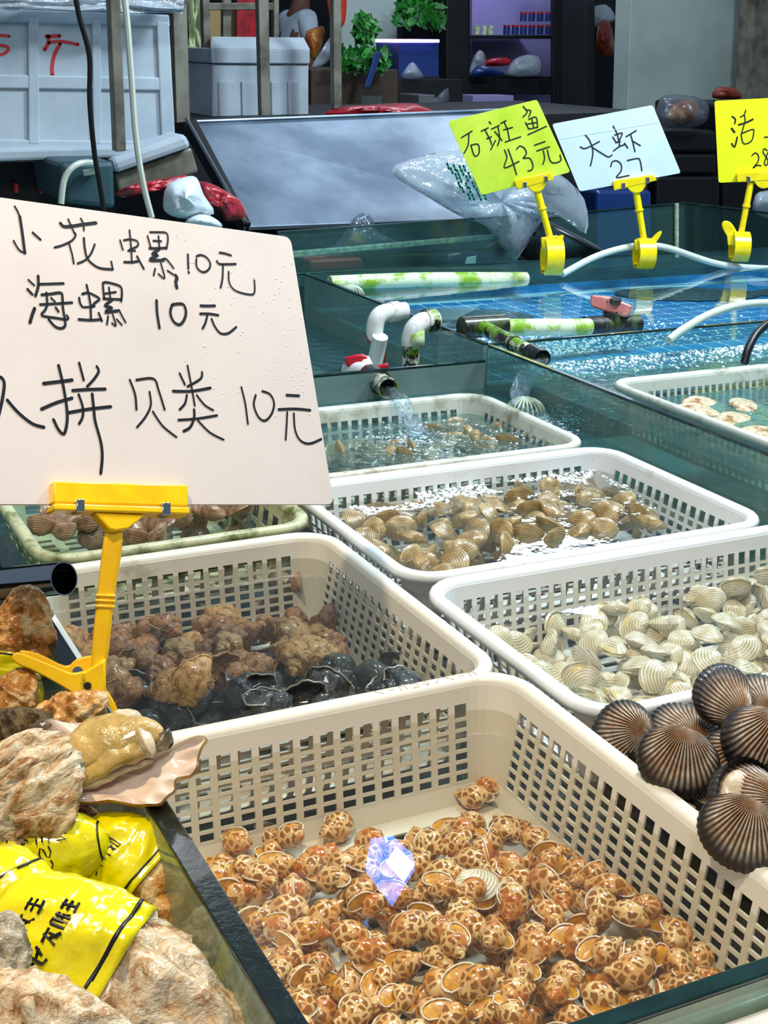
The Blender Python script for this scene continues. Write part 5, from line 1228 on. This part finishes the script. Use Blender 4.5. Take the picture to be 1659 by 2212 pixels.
def sheet(name, label, cat, px, mat, yfun, amp=.02, nu=22, nv=18, seed=0, sol=.001):
    """crumpled sheet spanning a four-cornered outline"""
    P = []
    for i in range(nu + 1):
        u = i / nu; row = []
        for j in range(nv + 1):
            v = j / nv
            x = (px[0][0] * (1 - u) + px[1][0] * u) * (1 - v) + (px[3][0] * (1 - u) + px[2][0] * u) * v
            y = (px[0][1] * (1 - u) + px[1][1] * u) * (1 - v) + (px[3][1] * (1 - u) + px[2][1] * u) * v
            n = noise.noise(Vector((u * 5 + seed, v * 5, 0))) + .6 * abs(noise.noise(Vector((u * 11 + seed, v * 8, 3))))
            row.append(ony(x + 6 * noise.noise(Vector((u * 4, v * 4, seed + 9))), y + 6 * noise.noise(Vector((u * 4, v * 4, seed + 19))), yfun(u, v) + amp * n))
        P.append(row)
    o = MB().grid(P).build(name, mat, None, 'all', [SOL(sol)])
    return tag(o, label, cat)
sheet('plastic_sheet', 'clear plastic sheet draped over the top of the foam slab', 'sheet', [(-80, -40), (405, -40), (395, 30), (-80, 20)], 'film', lambda u, v: 2.9 - .02 * v, .03)
def post(label, px, Yp, d=.03):
    o = slab('steel_post', px, Yp, d, 'post_steel', bev=.002); return tag(o, label, 'post', 'steel posts of the rack')
post('grimy steel post in front of the foam slab', [(235, -60), (258, -60), (273, 326), (251, 328)], 2.6)
post('wider grimy steel post at the left end of the metal sheet', [(371, -60), (402, -60), (411, 262), (382, 266)], 3.7)
post('steel post in front of the middle foam box', [(557, -60), (580, -60), (585, 250), (565, 250)], 3.9)
post('steel post right of the middle foam box', [(720, -60), (737, -60), (739, 232), (722, 236)], 3.9)
post('dark post left of the middle foam box', [(436, -60), (452, -60), (458, 256), (445, 256)], 4.3)
post('thin grey post behind the middle foam box', [(482, -60), (500, -60), (500, 120), (482, 120)], 5.2)
post('thin grey post close behind the box post', [(592, -60), (603, -60), (603, 110), (592, 110)], 5.2)
o = slab('steel_rail', rect(450, 6, 592, 22), 5.15, .03, 'post_steel'); tag(o, 'short steel rail crossing behind the posts at the top', 'rail')
sheet('yellow_sheet', 'pale yellow plastic sheet hanging between two posts', 'sheet', [(404, -40), (432, -40), (440, 232), (410, 232)], 'yellow_cloth', lambda u, v: 4.4, .05, 10, 20)
# middle foam box
Yb = 4.1; fb = empty('foam_box', 'upright white foam box with a slope-edged lid behind the metal sheet', 'box', ony(560, 255, Yb))
slab('box_body', rect(459, 138, 667, 257), Yb + .01, .40, 'foam', parent=fb, bev=.004)
a0 = [ony(*p, Yb) for p in ((457, 137), (670, 140), (669, 106), (456, 102))]; a1 = [ony(*p, Yb + .05) for p in ((457, 137), (662, 140), (656, 82), (458, 79))]
slab('box_lid', [(456, 104), (670, 108), (670, 138), (458, 137)], Yb - .002, .42, 'foam', parent=fb, bev=.004)
MB().add([ony(456, 104, Yb), ony(670, 108, Yb), ony(656, 81, Yb + .06), ony(458, 79, Yb + .06), ony(456, 104, Yb + .42), ony(670, 108, Yb + .42), ony(656, 81, Yb + .36), ony(458, 79, Yb + .36)], [(0, 1, 2, 3), (5, 4, 7, 6), (1, 5, 6, 2), (4, 0, 3, 7), (3, 2, 6, 7)]).build('lid_bevel', 'foam', fb, False)
for x0, x1 in ((472, 508), (522, 552), (586, 606), (622, 646)): slab('moulded_panel', [(x0, 176), (x1, 176), (x1 + 2, 256), (x0 + 2, 256)], Yb + .002, .01, 'foam', parent=fb, bev=.003)
# big galvanised sheet leaning
Ta, Tb, Tc, Td = ony(402, 266, 3.55), ony(1085, 240, 3.62), ony(1150, 468, 3.16), ony(528, 490, 3.12)
tray = empty('metal_sheet', 'large dull galvanised metal sheet leaning behind the tank', 'metal sheet', (Td + Tc) / 2)
nn = (Tb - Ta).cross(Td - Ta).normalized(); nn = nn if nn.z < 0 else -nn
MB().prism([Ta, Tb, Tc, Td], nn * .012).build('sheet_panel', 'tray_steel', tray, False, [BEV(.002)])
MB().prism([Ta - nn * .012, Ta + (Tb - Ta) * .028 - nn * .012, Td + (Tc - Td) * .020 - nn * .012, Td - nn * .012], nn * .045).build('folded_edge', 'rubber_black', tray, False, [BEV(.004)])
MB().tube([Ta - nn * .012, Td - nn * .012], .005, 8).build('edge_bead', 'steel', tray)
MB().tube([Ta - nn * .004, Tb - nn * .004], .004, 8).build('top_bead', 'tray_steel', tray)
# back tank behind the far pane
bt = empty('rear_tank', 'empty clouded glass tank standing behind the tiled one', 'tank', (2.0, 3.3, -.1))
def bpane(px, y, d, mat='glass_soft'):
    slab('glass_pane', px, y, d, mat, parent=bt, bev=0)
bpane([(600, 500), (1120, 464), (1120, 600), (600, 620)], 3.02, .006, 'glass')
slab('frame_rail', [(600, 546), (1085, 505), (1085, 516), (600, 560)], 3.05, .012, 'sucker', parent=bt)
slab('frame_rail', [(600, 500), (1120, 464), (1120, 468), (600, 504)], 3.02, .006, 'edge', parent=bt)
bpane([(1190, 466), (1480, 438), (1480, 560), (1190, 590)], 3.5, .008, 'glass')
P_ = [ony(1480, 438, 3.5), ony(1790, 476, 2.95), ony(1790, 600, 2.95), ony(1480, 560, 3.5)]
MB().prism(P_, (.008, 0, 0)).build('glass_pane', 'glass', bt, False)
MB().tube([ony(1190, 466, 3.5), ony(1480, 438, 3.5), ony(1790, 476, 2.95)], .004, 6).build('pane_edge', 'edge', bt)
MB().tube([ony(1462, 440, 3.49), ony(1462, 556, 3.49)], .007, 6).build('silicone_seam', 'sucker', bt)
MB().box((2.4, 3.25, -.14), (2.4, .6, .02)).build('tank_base', 'dark_net', bt, False)
# bowl
bl = empty('steel_bowl', 'dull steel bowl with punched holes, tipped on its side behind the pane', 'bowl', ony(1210, 545, 3.12))
bo_ = ony(1212, 498, 3.14); Qb = quat_axes((.42, -.18, 1), (1, 0, 0)).to_matrix(); Rb = .118
MB().lathe([(Rb * 1.10, 0), (Rb * 1.07, .004), (Rb, .001), (Rb * .97, -.03), (Rb * .86, -.07), (Rb * .60, -.105), (0, -.115)], bo_, Qb, 40).build('bowl_body', 'steel', bl, True, [SOL(.002)])
MB().lathe([(Rb * 1.12, .002), (Rb * 1.13, -.003), (Rb * 1.08, -.004), (Rb * 1.07, .004), (Rb * 1.12, .002)], bo_, Qb, 40).build('rolled_rim', 'rubber_black', bl)
for k in range(9):
    a = 2 * PI * k / 9; MB().lathe([(0, .002), (.006, .002), (.006, -.002)], bo_ + Qb @ Vector((Rb * .965 * math.cos(a), Rb * .965 * math.sin(a), -.035)), quat_axes(Qb @ Vector((math.cos(a), math.sin(a), -.1)), (0, 0, 1)).to_matrix(), 10).build('punched_hole', 'dark_hole', bl)
# clear plastic bag with green print
def bag(name, label, cat, outline, yc, depth, mat, seed=0, amp=.03, printed=None, fq=1.0):
    """inflated crumpled bag from an outline, with real depth"""
    pts = catmull([Vector((x, y, 0)) for x, y in outline], 3, True); cx = sum(p.x for p in pts) / len(pts); cy = sum(p.y for p in pts) / len(pts); n = len(pts); P = []; a0_ = math.atan2(pts[0].y - cy, pts[0].x - cx)
    sg = 1 if sum((pts[i].x - cx) * (pts[(i + 1) % n].y - cy) - (pts[(i + 1) % n].x - cx) * (pts[i].y - cy) for i in range(n)) > 0 else -1
    rx = sum(abs(p.x - cx) for p in pts) / n * 1.2; ry = sum(abs(p.y - cy) for p in pts) / n * 1.2
    for side in (1, -1):
        for j in (range(9) if side == 1 else range(8, -1, -1)):
            t = math.sin(PI / 2 * j / 8); row = []
            for i, p in enumerate(pts):
                aa = a0_ + 2 * PI * i / n * sg; qx, qy = cx + (p.x - cx) * t, cy + (p.y - cy) * t; ex, ey = cx + rx * t * math.cos(aa), cy + ry * t * math.sin(aa)
                x, y = ex + (qx - ex) * t * t, ey + (qy - ey) * t * t
                f = noise.noise(Vector((x * .022 * fq + seed, y * .022 * fq, side))) + .7 * abs(noise.noise(Vector((x * .06 * fq, y * .05 * fq, seed + side * 3))))
                row.append(ony(x, y, yc - side * (depth * math.sqrt(max(0, 1 - t * t)) * (1 + .4 * f)) - side * amp * f * (1 - t ** 6)))
            P.append(row)
    o = MB().grid(P, closed_v=True).build(name, mat, None, 'all'); return tag(o, label, cat)
pb = bag('plastic_bag', 'crumpled clear plastic bag with green print hanging over the metal sheet', 'bag', [(846, 372), (900, 340), (1000, 322), (1120, 340), (1200, 370), (1262, 430), (1266, 505), (1215, 470), (1170, 480), (1120, 556), (1095, 548), (1050, 490), (1000, 470), (930, 430)], 3.05, .05, 'film', 3, .03)
mb = MB(); rng = random.Random(5)
for r_ in range(6):
    for c_ in range(6):
        x, y = 965 + c_ * 13 + r_ * 9 + rng.uniform(-3, 3), 352 + r_ * 13 + rng.uniform(-3, 3) + c_ * 2
        if r_ > 2 and c_ > 3: continue
        o_ = ony(x, y, 2.975); ribbon(mb, [o_, o_ + Vector((.004, 0, -.009)), o_ + Vector((.006, 0, -.012))], .006, Vector((0, -1, 0)))
p_ = mb.build('green_print', 'green_ink', None, False); p_.parent = pb
bag('clear_bag', 'small clear bag of brown shells clinging behind the glass', 'bag', [(718, 545), (745, 500), (775, 462), (805, 470), (815, 500), (860, 525), (800, 540), (760, 540)], 3.12, .03, 'film_dark', 8, .02)
bag('shell_clump', 'brown clump of shells inside the small clear bag', 'shells', [(738, 538), (755, 510), (778, 500), (790, 520), (780, 538)], 3.14, .02, 'whelk_tan', 9, .01)
o = slab('red_brick', [(668, 562), (782, 556), (790, 582), (672, 588)], 3.10, .06, 'rubber_brown', 'dull red block lying behind the glass, right of the big card', 'block', bev=.006)
bag('dark_packet', 'dark printed packet lying behind the far pane', 'packet', [(930, 572), (950, 548), (1010, 540), (1060, 552), (1080, 575), (1000, 582)], 3.12, .04, 'blue_dark', 12, .01)
slab('white_label', [(1008, 556), (1030, 552), (1028, 572), (1004, 574)], 3.05, .004, 'card_cool', 'small white label on the dark packet', 'label')
# clutter left of the metal sheet
bag('white_bag', 'knotted pale plastic bag lying left of the metal sheet', 'bag', [(352, 440), (362, 400), (400, 382), (425, 384), (440, 420), (462, 462), (400, 472), (362, 462)], 2.72, .05, 'card_cool', 4, .010, fq=1.6)
bag('white_bag', 'small pale bag end below the knotted one', 'bag', [(400, 480), (430, 462), (462, 470), (480, 490), (440, 500)], 2.70, .03, 'card_cool', 6, .008, fq=1.4)
bag('red_packet', 'shiny red packet with a square end at the foot of the metal sheet', 'packet', [(430, 392), (460, 398), (500, 420), (522, 436), (530, 468), (505, 476), (484, 474), (480, 445), (448, 440), (436, 412)], 2.78, .04, 'red_wrap', 5, .02, fq=2)
bag('red_packet', 'crimson packet behind the pale bag', 'packet', [(250, 420), (275, 402), (330, 390), (398, 378), (405, 392), (350, 410), (280, 424)], 2.80, .03, 'red_wrap', 7, .02, fq=2)
lf = slab('foam_slab', [(240, 345), (400, 288), (416, 318), (250, 376)], 2.86, .30, 'foam', 'stained white foam piece leaning beside the red packets', 'foam slab', bev=.01)
o = slab('grey_channel', [(248, 376), (414, 318), (430, 372), (262, 430)], 2.88, .28, 'post_steel', 'grey shadowed side of the tray under the leaning foam piece', 'tray', bev=.006)
slab('blue_bin', [(128, 350), (246, 348), (250, 452), (140, 440)], 2.75, .25, 'teal_bin', 'dull teal bin below the foam slab', 'bin', bev=.01)
for x in (36, 90): slab('red_peg', rect(x - 5, 395, x + 5, 418), 3.03, .022, 'red_plastic', f'small red peg in the dark {"left" if x < 50 else "right"} of the pair under the foam slab', 'peg')
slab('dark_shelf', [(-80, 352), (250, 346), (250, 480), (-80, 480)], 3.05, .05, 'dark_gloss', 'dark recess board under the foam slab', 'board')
def cable(name, label, pts, y, r, mat, cat):
    o = MB().tube(catmull([ony(a, b, yy) for (a, b), yy in zip(pts, y)], 6), r, 8).build(name, mat, None); return tag(o, label, cat)
cable('cable', 'black cable hanging in front of the foam slab', [(155, -60), (170, 30), (193, 120), (194, 220), (204, 330), (216, 400), (226, 470)], [2.5] * 7, .0048, 'rubber_black', 'cable')
cable('hose', 'thin white hose hanging beside the steel post', [(262, -60), (274, 40), (284, 170), (294, 300), (310, 400), (328, 470)], [2.48] * 6, .0058, 'tube_white', 'hose')
cable('hose', 'pale hose looping out of the teal bin', [(132, 440), (140, 385), (165, 356), (200, 352), (205, 368), (180, 374)], [2.7, 2.7, 2.7, 2.72, 2.74, 2.74], .0062, 'tube_white', 'hose')
# red sack on the rim of the sheet
bag('red_sack', 'red cloth sack lying behind the top edge of the metal sheet', 'sack', [(705, 250), (730, 232), (800, 226), (880, 222), (915, 230), (945, 252), (820, 262)], 3.92, .06, 'red_wrap', 14, .02)
slab('rear_bench', [(400, 264), (1400, 240), (1400, 900), (400, 900)], 3.85, .8, 'dark_gloss', 'dark bench behind the metal sheet', 'bench')
# shop interior
slab('wall_panel', rect(735, -80, 858, 190), 6.6, .1, 'wall_pale').update_tag()
bpy.data.objects['wall_panel']['kind'] = 'structure'; bpy.data.objects['wall_panel'].name = 'wall_inner'
wr = slab('wall_right', [(1366, -80), (1632, -80), (1612, 300), (1352, 330)], 5.4, .12, 'wall_pale'); wr['kind'] = 'structure'
slab('door_frame', [(1634, -80), (1720, -80), (1700, 300), (1614, 300)], 5.2, .1, 'post_steel', 'dark door frame at the right edge', 'door frame')
slab('cardboard', rect(452, 14, 510, 700), 6.3, .3, 'tan_card', 'tan cardboard box behind the thin posts', 'box')
slab('red_poster', rect(512, -60, 557, 92), 6.2, .01, 'red_wrap', 'red patterned sheet hanging behind the rack', 'sheet')
# vegetables
def leaves(label, px, py, y, w, h, n, seed, mat='green_leaf'):
    rng = random.Random(seed); f = empty('vegetables', label, 'vegetables', ony(px, py + h / 2, y)); mb = MB()
    for _ in range(n):
        c = ony(px + rng.uniform(-w, w) / 2, py + rng.uniform(-h, h) / 2, y + rng.uniform(-.05, .05)); a = rng.uniform(0, PI); s = rng.uniform(.02, .045)
        u = Vector((math.cos(a), rng.uniform(-.5, .5), math.sin(a))) * s; v = Vector((-math.sin(a), rng.uniform(-.5, .5), math.cos(a))) * s * .5
        mb.grid([[c + u * i + v * j * (1 - abs(i)) + Vector((0, -.01 * i * i, 0)) for j in (-1, 0, 1)] for i in (-1, -.4, .3, .95)])
    mb.build('leaves', mat, f, 'all', kind='stuff')
    MB().tube([ony(px, py + h * .55, y), ony(px, py, y)], .012, 6).build('stem', mat, f); return f
leaves('bright green leafy vegetables stacked upright by the pale wall', 788, 62, 5.6, 34, 50, 120, 1)
leaves('dark green leafy heap below the upright vegetables', 780, 128, 5.5, 110, 36, 200, 2)
leaves('dim green foliage seen above the blue fish tank', 905, 30, 6.4, 100, 50, 160, 3, 'green_leaf')
slab('stall_table', rect(672, 150, 860, 235), 5.6, .5, 'wood' if 'wood' in M else 'tan_card', 'dim brown box stack under the vegetables', 'box').data.materials[0] = plain('dim_brown', '3A2C20', .7)
slab('shop_counter', rect(672, 240, 1260, 780), 5.38, 1.9, 'black_metal', 'long dark counter carrying the vegetables and the aquarium', 'counter')
# small lit aquarium
aq = empty('aquarium', 'small blue aquarium with a violet light bar in the dark shop', 'aquarium', ony(905, 170, 6.0))
slab('glass_box', rect(862, 92, 948, 166), 6.05, .25, 'blue_dark', parent=aq)
slab('light_bar', rect(860, 85, 950, 92), 6.0, .3, 'tube_violet', parent=aq)
slab('aquarium_frame', rect(858, 166, 952, 172), 6.0, .3, 'black_metal', parent=aq)
bag('clear_bag', 'glinting clear bag in front of the small aquarium', 'bag', [(868, 168), (878, 146), (892, 134), (906, 150), (912, 168)], 5.9, .05, 'film', 21, .02)
slab('crate', rect(815, 172, 1000, 240), 5.9, .4, 'grey_box', 'grey crates under the small aquarium', 'crate').data.materials[0] = M['black_metal']
slab('white_box', rect(905, 205, 940, 236), 5.7, .2, 'grey_box', 'grey box low beneath the small aquarium', 'box')
slab('pink_box', rect(780, 205, 826, 232), 5.6, .2, 'grey_box', 'pinkish-grey box beside the dim brown stack', 'box')
slab('blue_pole', [(812, 112), (826, 112), (800, 190), (788, 190)], 5.4, .02, 'blue_dark', 'blue strap hanging beside the vegetables', 'strap')
bag('foil_bag', 'dim glinting plastic bag at the foot of the dark cabinet', 'bag', [(900, 240), (930, 222), (968, 190), (960, 246)], 5.2, .04, 'film_dark', 22, .02)
# violet lit shop shelf with jars
sh = empty('shop_shelf', 'dark shop shelf with violet-lit back wall', 'shelf', ony(1110, 240, 6.6))
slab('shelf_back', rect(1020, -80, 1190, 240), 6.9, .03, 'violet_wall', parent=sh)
for y in (76, 165): slab('shelf_board', rect(1010, y, 1200, y + 8), 6.5, .38, 'black_metal', parent=sh)
slab('shelf_side', rect(965, -80, 1012, 240), 6.4, .5, 'black_metal', parent=sh)
slab('shelf_side', rect(1195, -80, 1270, 260), 6.2, .02, 'black_metal', parent=sh)
slab('shelf_front', rect(1012, 172, 1190, 204), 6.45, .3, 'black_metal', parent=sh)
slab('cabinet_post', rect(1262, -80, 1285, 260), 6.0, .3, 'wall_dark', parent=sh)
l = bpy.data.lights.new('violet_lamp', 'POINT'); l.energy = 2.5; l.color = (.55, .45, 1); l.shadow_soft_size = .1; o = bpy.data.objects.new('violet_lamp', l); COL.objects.link(o); o.location = ony(1100, -60, 6.6)
jar0 = None
for row, (y0, y1, xs) in enumerate(((54, 75, range(1094, 1190, 18)), (26, 46, range(1130, 1190, 18)))):
    for q, x in enumerate(xs):
        b0 = ony(x, y1, 6.6); hgt = (ony(x, y0, 6.6) - b0).length
        j = empty('jar', f'{ORD[q]} blue jar from the left in the {"lower" if row == 0 else "upper"} violet-lit row', 'jar', b0, 'blue jars on the violet shelf')
        MB().lathe([(0, 0), (.018, 0), (.018, hgt * .75), (.014, hgt * .8)], b0, Matrix.Identity(3), 12).build('jar_body', 'blue_dark', j)
        MB().lathe([(.0185, hgt * .78), (.0185, hgt), (0, hgt)], b0, Matrix.Identity(3), 12).build('lid', 'red_wrap', j)
for q, x in enumerate((1030, 1046, 1060)):
    b0 = ony(x, 75, 6.6); j = MB().lathe([(0, 0), (.017, 0), (.017, .045), (0, .045)], b0, Matrix.Identity(3), 12).build('jar', 'sucker', None); tag(j, f'{ORD[q]} dim green jar from the left, beside the blue ones', 'jar', 'green jars on the violet shelf')
bag('clear_bag', 'glinting violet-lit bag on the lower shelf at the left', 'bag', [(1015, 160), (1022, 125), (1035, 108), (1048, 118), (1046, 150)], 6.4, .04, 'film', 31, .02)
bag('clear_bag', 'glinting bag at the right of the lower shelf', 'bag', [(1100, 162), (1108, 130), (1140, 118), (1165, 125), (1162, 160)], 6.4, .04, 'film', 32, .02)
bag('red_packet', 'red packet between two clear bags on the shelf', 'packet', [(1048, 142), (1052, 128), (1095, 124), (1100, 140)], 6.45, .03, 'red_wrap', 33, .01)
bag('blue_bag', 'blue bag on the lower shelf', 'bag', [(1022, 165), (1030, 142), (1060, 146), (1092, 160)], 6.35, .03, 'blue_dark', 34, .01)
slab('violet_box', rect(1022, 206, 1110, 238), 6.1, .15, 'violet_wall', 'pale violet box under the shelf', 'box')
slab('dark_cabinet', rect(1275, -80, 1356, 300), 6.3, .03, 'black_metal', 'dark cabinet left of the pale wall', 'cabinet')
bag('amber_bottle', 'amber jar of dried goods in the dark cabinet', 'jar', [(1292, 115), (1290, 60), (1305, 42), (1322, 60), (1325, 115)], 6.2, .05, 'brown_bag', 35, .005)
bag('clear_bag', 'clear glinting bag hanging inside the dark cabinet', 'bag', [(1270, 60), (1275, 20), (1310, 10), (1330, 40), (1300, 55)], 6.25, .03, 'film', 36, .02)
# right clutter
bag('meat_pack', 'clear bag of red and white meat on the dark crates', 'bag', [(1415, 270), (1420, 225), (1440, 205), (1500, 208), (1530, 225), (1525, 262), (1480, 278)], 3.9, .06, 'film_dark', 41, .03)
bag('meat', 'red meat inside the clear bag', 'meat', [(1440, 262), (1455, 225), (1500, 215), (1510, 250), (1480, 268)], 3.95, .03, 'brown_bag', 42, .02)
bag('dark_bundle', 'dark red bundle behind the meat bag', 'bundle', [(1540, 212), (1550, 188), (1590, 192), (1602, 212)], 4.3, .05, 'rubber_brown', 43, .02)
for k, (x0, y0, x1, y1, y) in enumerate(((1410, 282, 1548, 330, 3.95), (1414, 332, 1550, 378, 3.95), (1418, 380, 1556, 960, 3.95), (1560, 225, 1720, 300, 4.0), (1562, 302, 1720, 370, 4.0), (1562, 372, 1720, 960, 4.0))):
    slab('black_crate', rect(x0, y0, x1, y1), y, .4, 'dark_net', ['topmost black crate under the meat bag', 'middle black crate under the meat bag', 'lowest black crate under the meat bag', 'topmost black crate behind the bright yellow card', 'middle black crate behind the bright yellow card', 'lowest black crate behind the bright yellow card'][k], 'crate', group='black stacked crates', bev=.012)
slab('navy_bin', rect(1290, 412, 1408, 900), 3.70, .12, 'blue_dark', 'navy blue bin behind the middle price card', 'bin', bev=.01)
bag('pale_bag', 'pale bag at the right edge beside the yellow clip pole', 'bag', [(1632, 462), (1630, 425), (1650, 412), (1700, 415), (1700, 470)], 3.3, .04, 'film', 44, .01)
# hanging packets by the person
bag('brown_bag', 'red and gold printed bag hanging beside the person', 'bag', [(660, 75), (672, 62), (700, 58), (698, 90), (684, 130), (668, 118)], 6.6, .05, 'brown_bag', 51, .01)
bag('red_lantern', 'orange-red hanging packet left of the pale wall', 'packet', [(708, -40), (745, -40), (748, 30), (738, 60), (718, 56), (708, 20)], 6.4, .05, 'red_wrap', 52, .01).data.materials[0] = plain('orange_red', 'C8401C', .4)
bag('foil_bag', 'silvery crumpled bag under the printed one', 'bag', [(672, 145), (700, 100), (718, 76), (722, 110), (700, 140)], 6.5, .04, 'film', 53, .02)
bag('clear_bag', 'clear glinting bag right of the post, by the vegetables', 'bag', [(738, 120), (742, 95), (760, 105), (764, 122)], 6.3, .04, 'film', 54, .02)
# person
def person():
    Yp = 8.6; base = ony(642, 93, Yp); fl_z = FL
    root = empty('person', 'person in a white t-shirt standing sideways in the shop behind the rack', 'person', (base.x, Yp, fl_z))
    zs = lambda h: fl_z + h
    top = ony(642, 22, Yp).z - fl_z        # shoulder height above the floor
    H = top / .82; x, y = base.x, Yp
    def skin(name, joints, edges, mat, sub=2):
        me = bpy.data.meshes.new(name); me.from_pydata([tuple(Vector(j[:3]) - root.location) for j in joints], edges, []); o = bpy.data.objects.new(name, me); COL.objects.link(o); o.parent = root
        md = o.modifiers.new('skin', 'SKIN'); sv = me.skin_vertices[0].data if me.skin_vertices else None
        if sv is None:
            bm = bmesh.new(); bm.from_mesh(me); bm.verts.layers.skin.verify(); bm.to_mesh(me); bm.free(); sv = me.skin_vertices[0].data
        for i, j in enumerate(joints): sv[i].radius = (j[3], j[3] * (j[4] if len(j) > 4 else 1)); sv[i].use_root = (i == 0)
        md.use_smooth_shade = True; s = o.modifiers.new('sub', 'SUBSURF'); s.levels = sub; s.render_levels = sub; me.materials.append(M[mat]); return o
    h = H
    J = [(x, y, zs(.53 * h), .12, .8), (x, y, zs(.62 * h), .11, .8), (x + .01, y, zs(.74 * h), .13, .85), (x + .02, y, zs(.82 * h), .06), (x + .035, y, zs(.87 * h), .048), (x + .055, y, zs(.92 * h), .085), (x + .06, y, zs(.965 * h), .075),
         (x + .0, y - .17, zs(.805 * h), .055), (x + .02, y - .20, zs(.63 * h), .04), (x + .17, y - .16, zs(.53 * h), .03), (x + .0, y + .17, zs(.805 * h), .055), (x + .02, y + .20, zs(.63 * h), .04), (x + .17, y + .16, zs(.53 * h), .03),
         (x, y - .09, zs(.48 * h), .085), (x + .02, y - .10, zs(.27 * h), .055), (x - .01, y - .10, zs(.045 * h), .04), (x + .13, y - .10, zs(.02 * h), .03), (x, y + .09, zs(.48 * h), .085), (x + .02, y + .10, zs(.27 * h), .055), (x - .01, y + .10, zs(.045 * h), .04), (x + .13, y + .10, zs(.02 * h), .03)]
    E_ = [(0, 1), (1, 2), (2, 3), (3, 4), (4, 5), (5, 6), (2, 7), (7, 8), (8, 9), (2, 10), (10, 11), (11, 12), (0, 13), (13, 14), (14, 15), (15, 16), (0, 17), (17, 18), (18, 19), (19, 20)]
    skin('body', J, E_, 'skin')
    g = lambda i, k=1.12: (*J[i][:3], J[i][3] * k, *(J[i][4:]))
    skin('t_shirt', [g(0, 1.14), g(1, 1.16), g(2, 1.12), g(3, 1.1), g(7, 1.25), (J[7][0] + .012, J[7][1] - .018, J[7][2] - .16, .062), g(10, 1.25), (J[10][0] + .012, J[10][1] + .018, J[10][2] - .16, .062)], [(0, 1), (1, 2), (2, 3), (2, 4), (4, 5), (2, 6), (6, 7)], 'shirt')
    skin('trousers', [g(0, 1.1), g(13, 1.15), g(14, 1.3), g(15, 1.5), g(17, 1.15), g(18, 1.3), g(19, 1.5)], [(0, 1), (1, 2), (2, 3), (0, 4), (4, 5), (5, 6)], 'trousers')
    hc = Vector((x + .05, y, zs(.955 * h)))
    MB().grid([[hc + Vector((.095 * math.cos(a) * math.sin(t) - .012, .085 * math.sin(a) * math.sin(t), .10 * math.cos(t))) for a in [2 * PI * q / 20 for q in range(20)]] for t in [PI * .62 * k / 8 for k in range(9)]], closed_v=True).build('hair', 'hair', root, 'all')
    for s in (-1, 1):
        MB().box((x + .145, y + s * .03, zs(.935 * h)), (.012, .018, .012)).build('eye', 'hair', root)
        MB().box((x + .05, y + s * .088, zs(.93 * h)), (.03, .014, .05)).build('ear', 'skin', root, True, [BEV(.006)])
        for k in range(5):
            b0 = Vector((x + .17, y + s * .16, zs(.53 * h))); a = (k - 2) * .3
            MB().tube([b0, b0 + Vector((.05, (k - 2) * .012, -.03)), b0 + Vector((.08, (k - 2) * .014, -.06))], [.011, .009, .006], 6).build('finger', 'skin', root)
    MB().box((x + .15, y, zs(.925 * h)), (.03, .02, .03)).build('nose', 'skin', root, True, [BEV(.008)])
    MB().box((x + .142, y, zs(.90 * h)), (.01, .04, .008)).build('mouth', 'rubber_brown', root)
person()
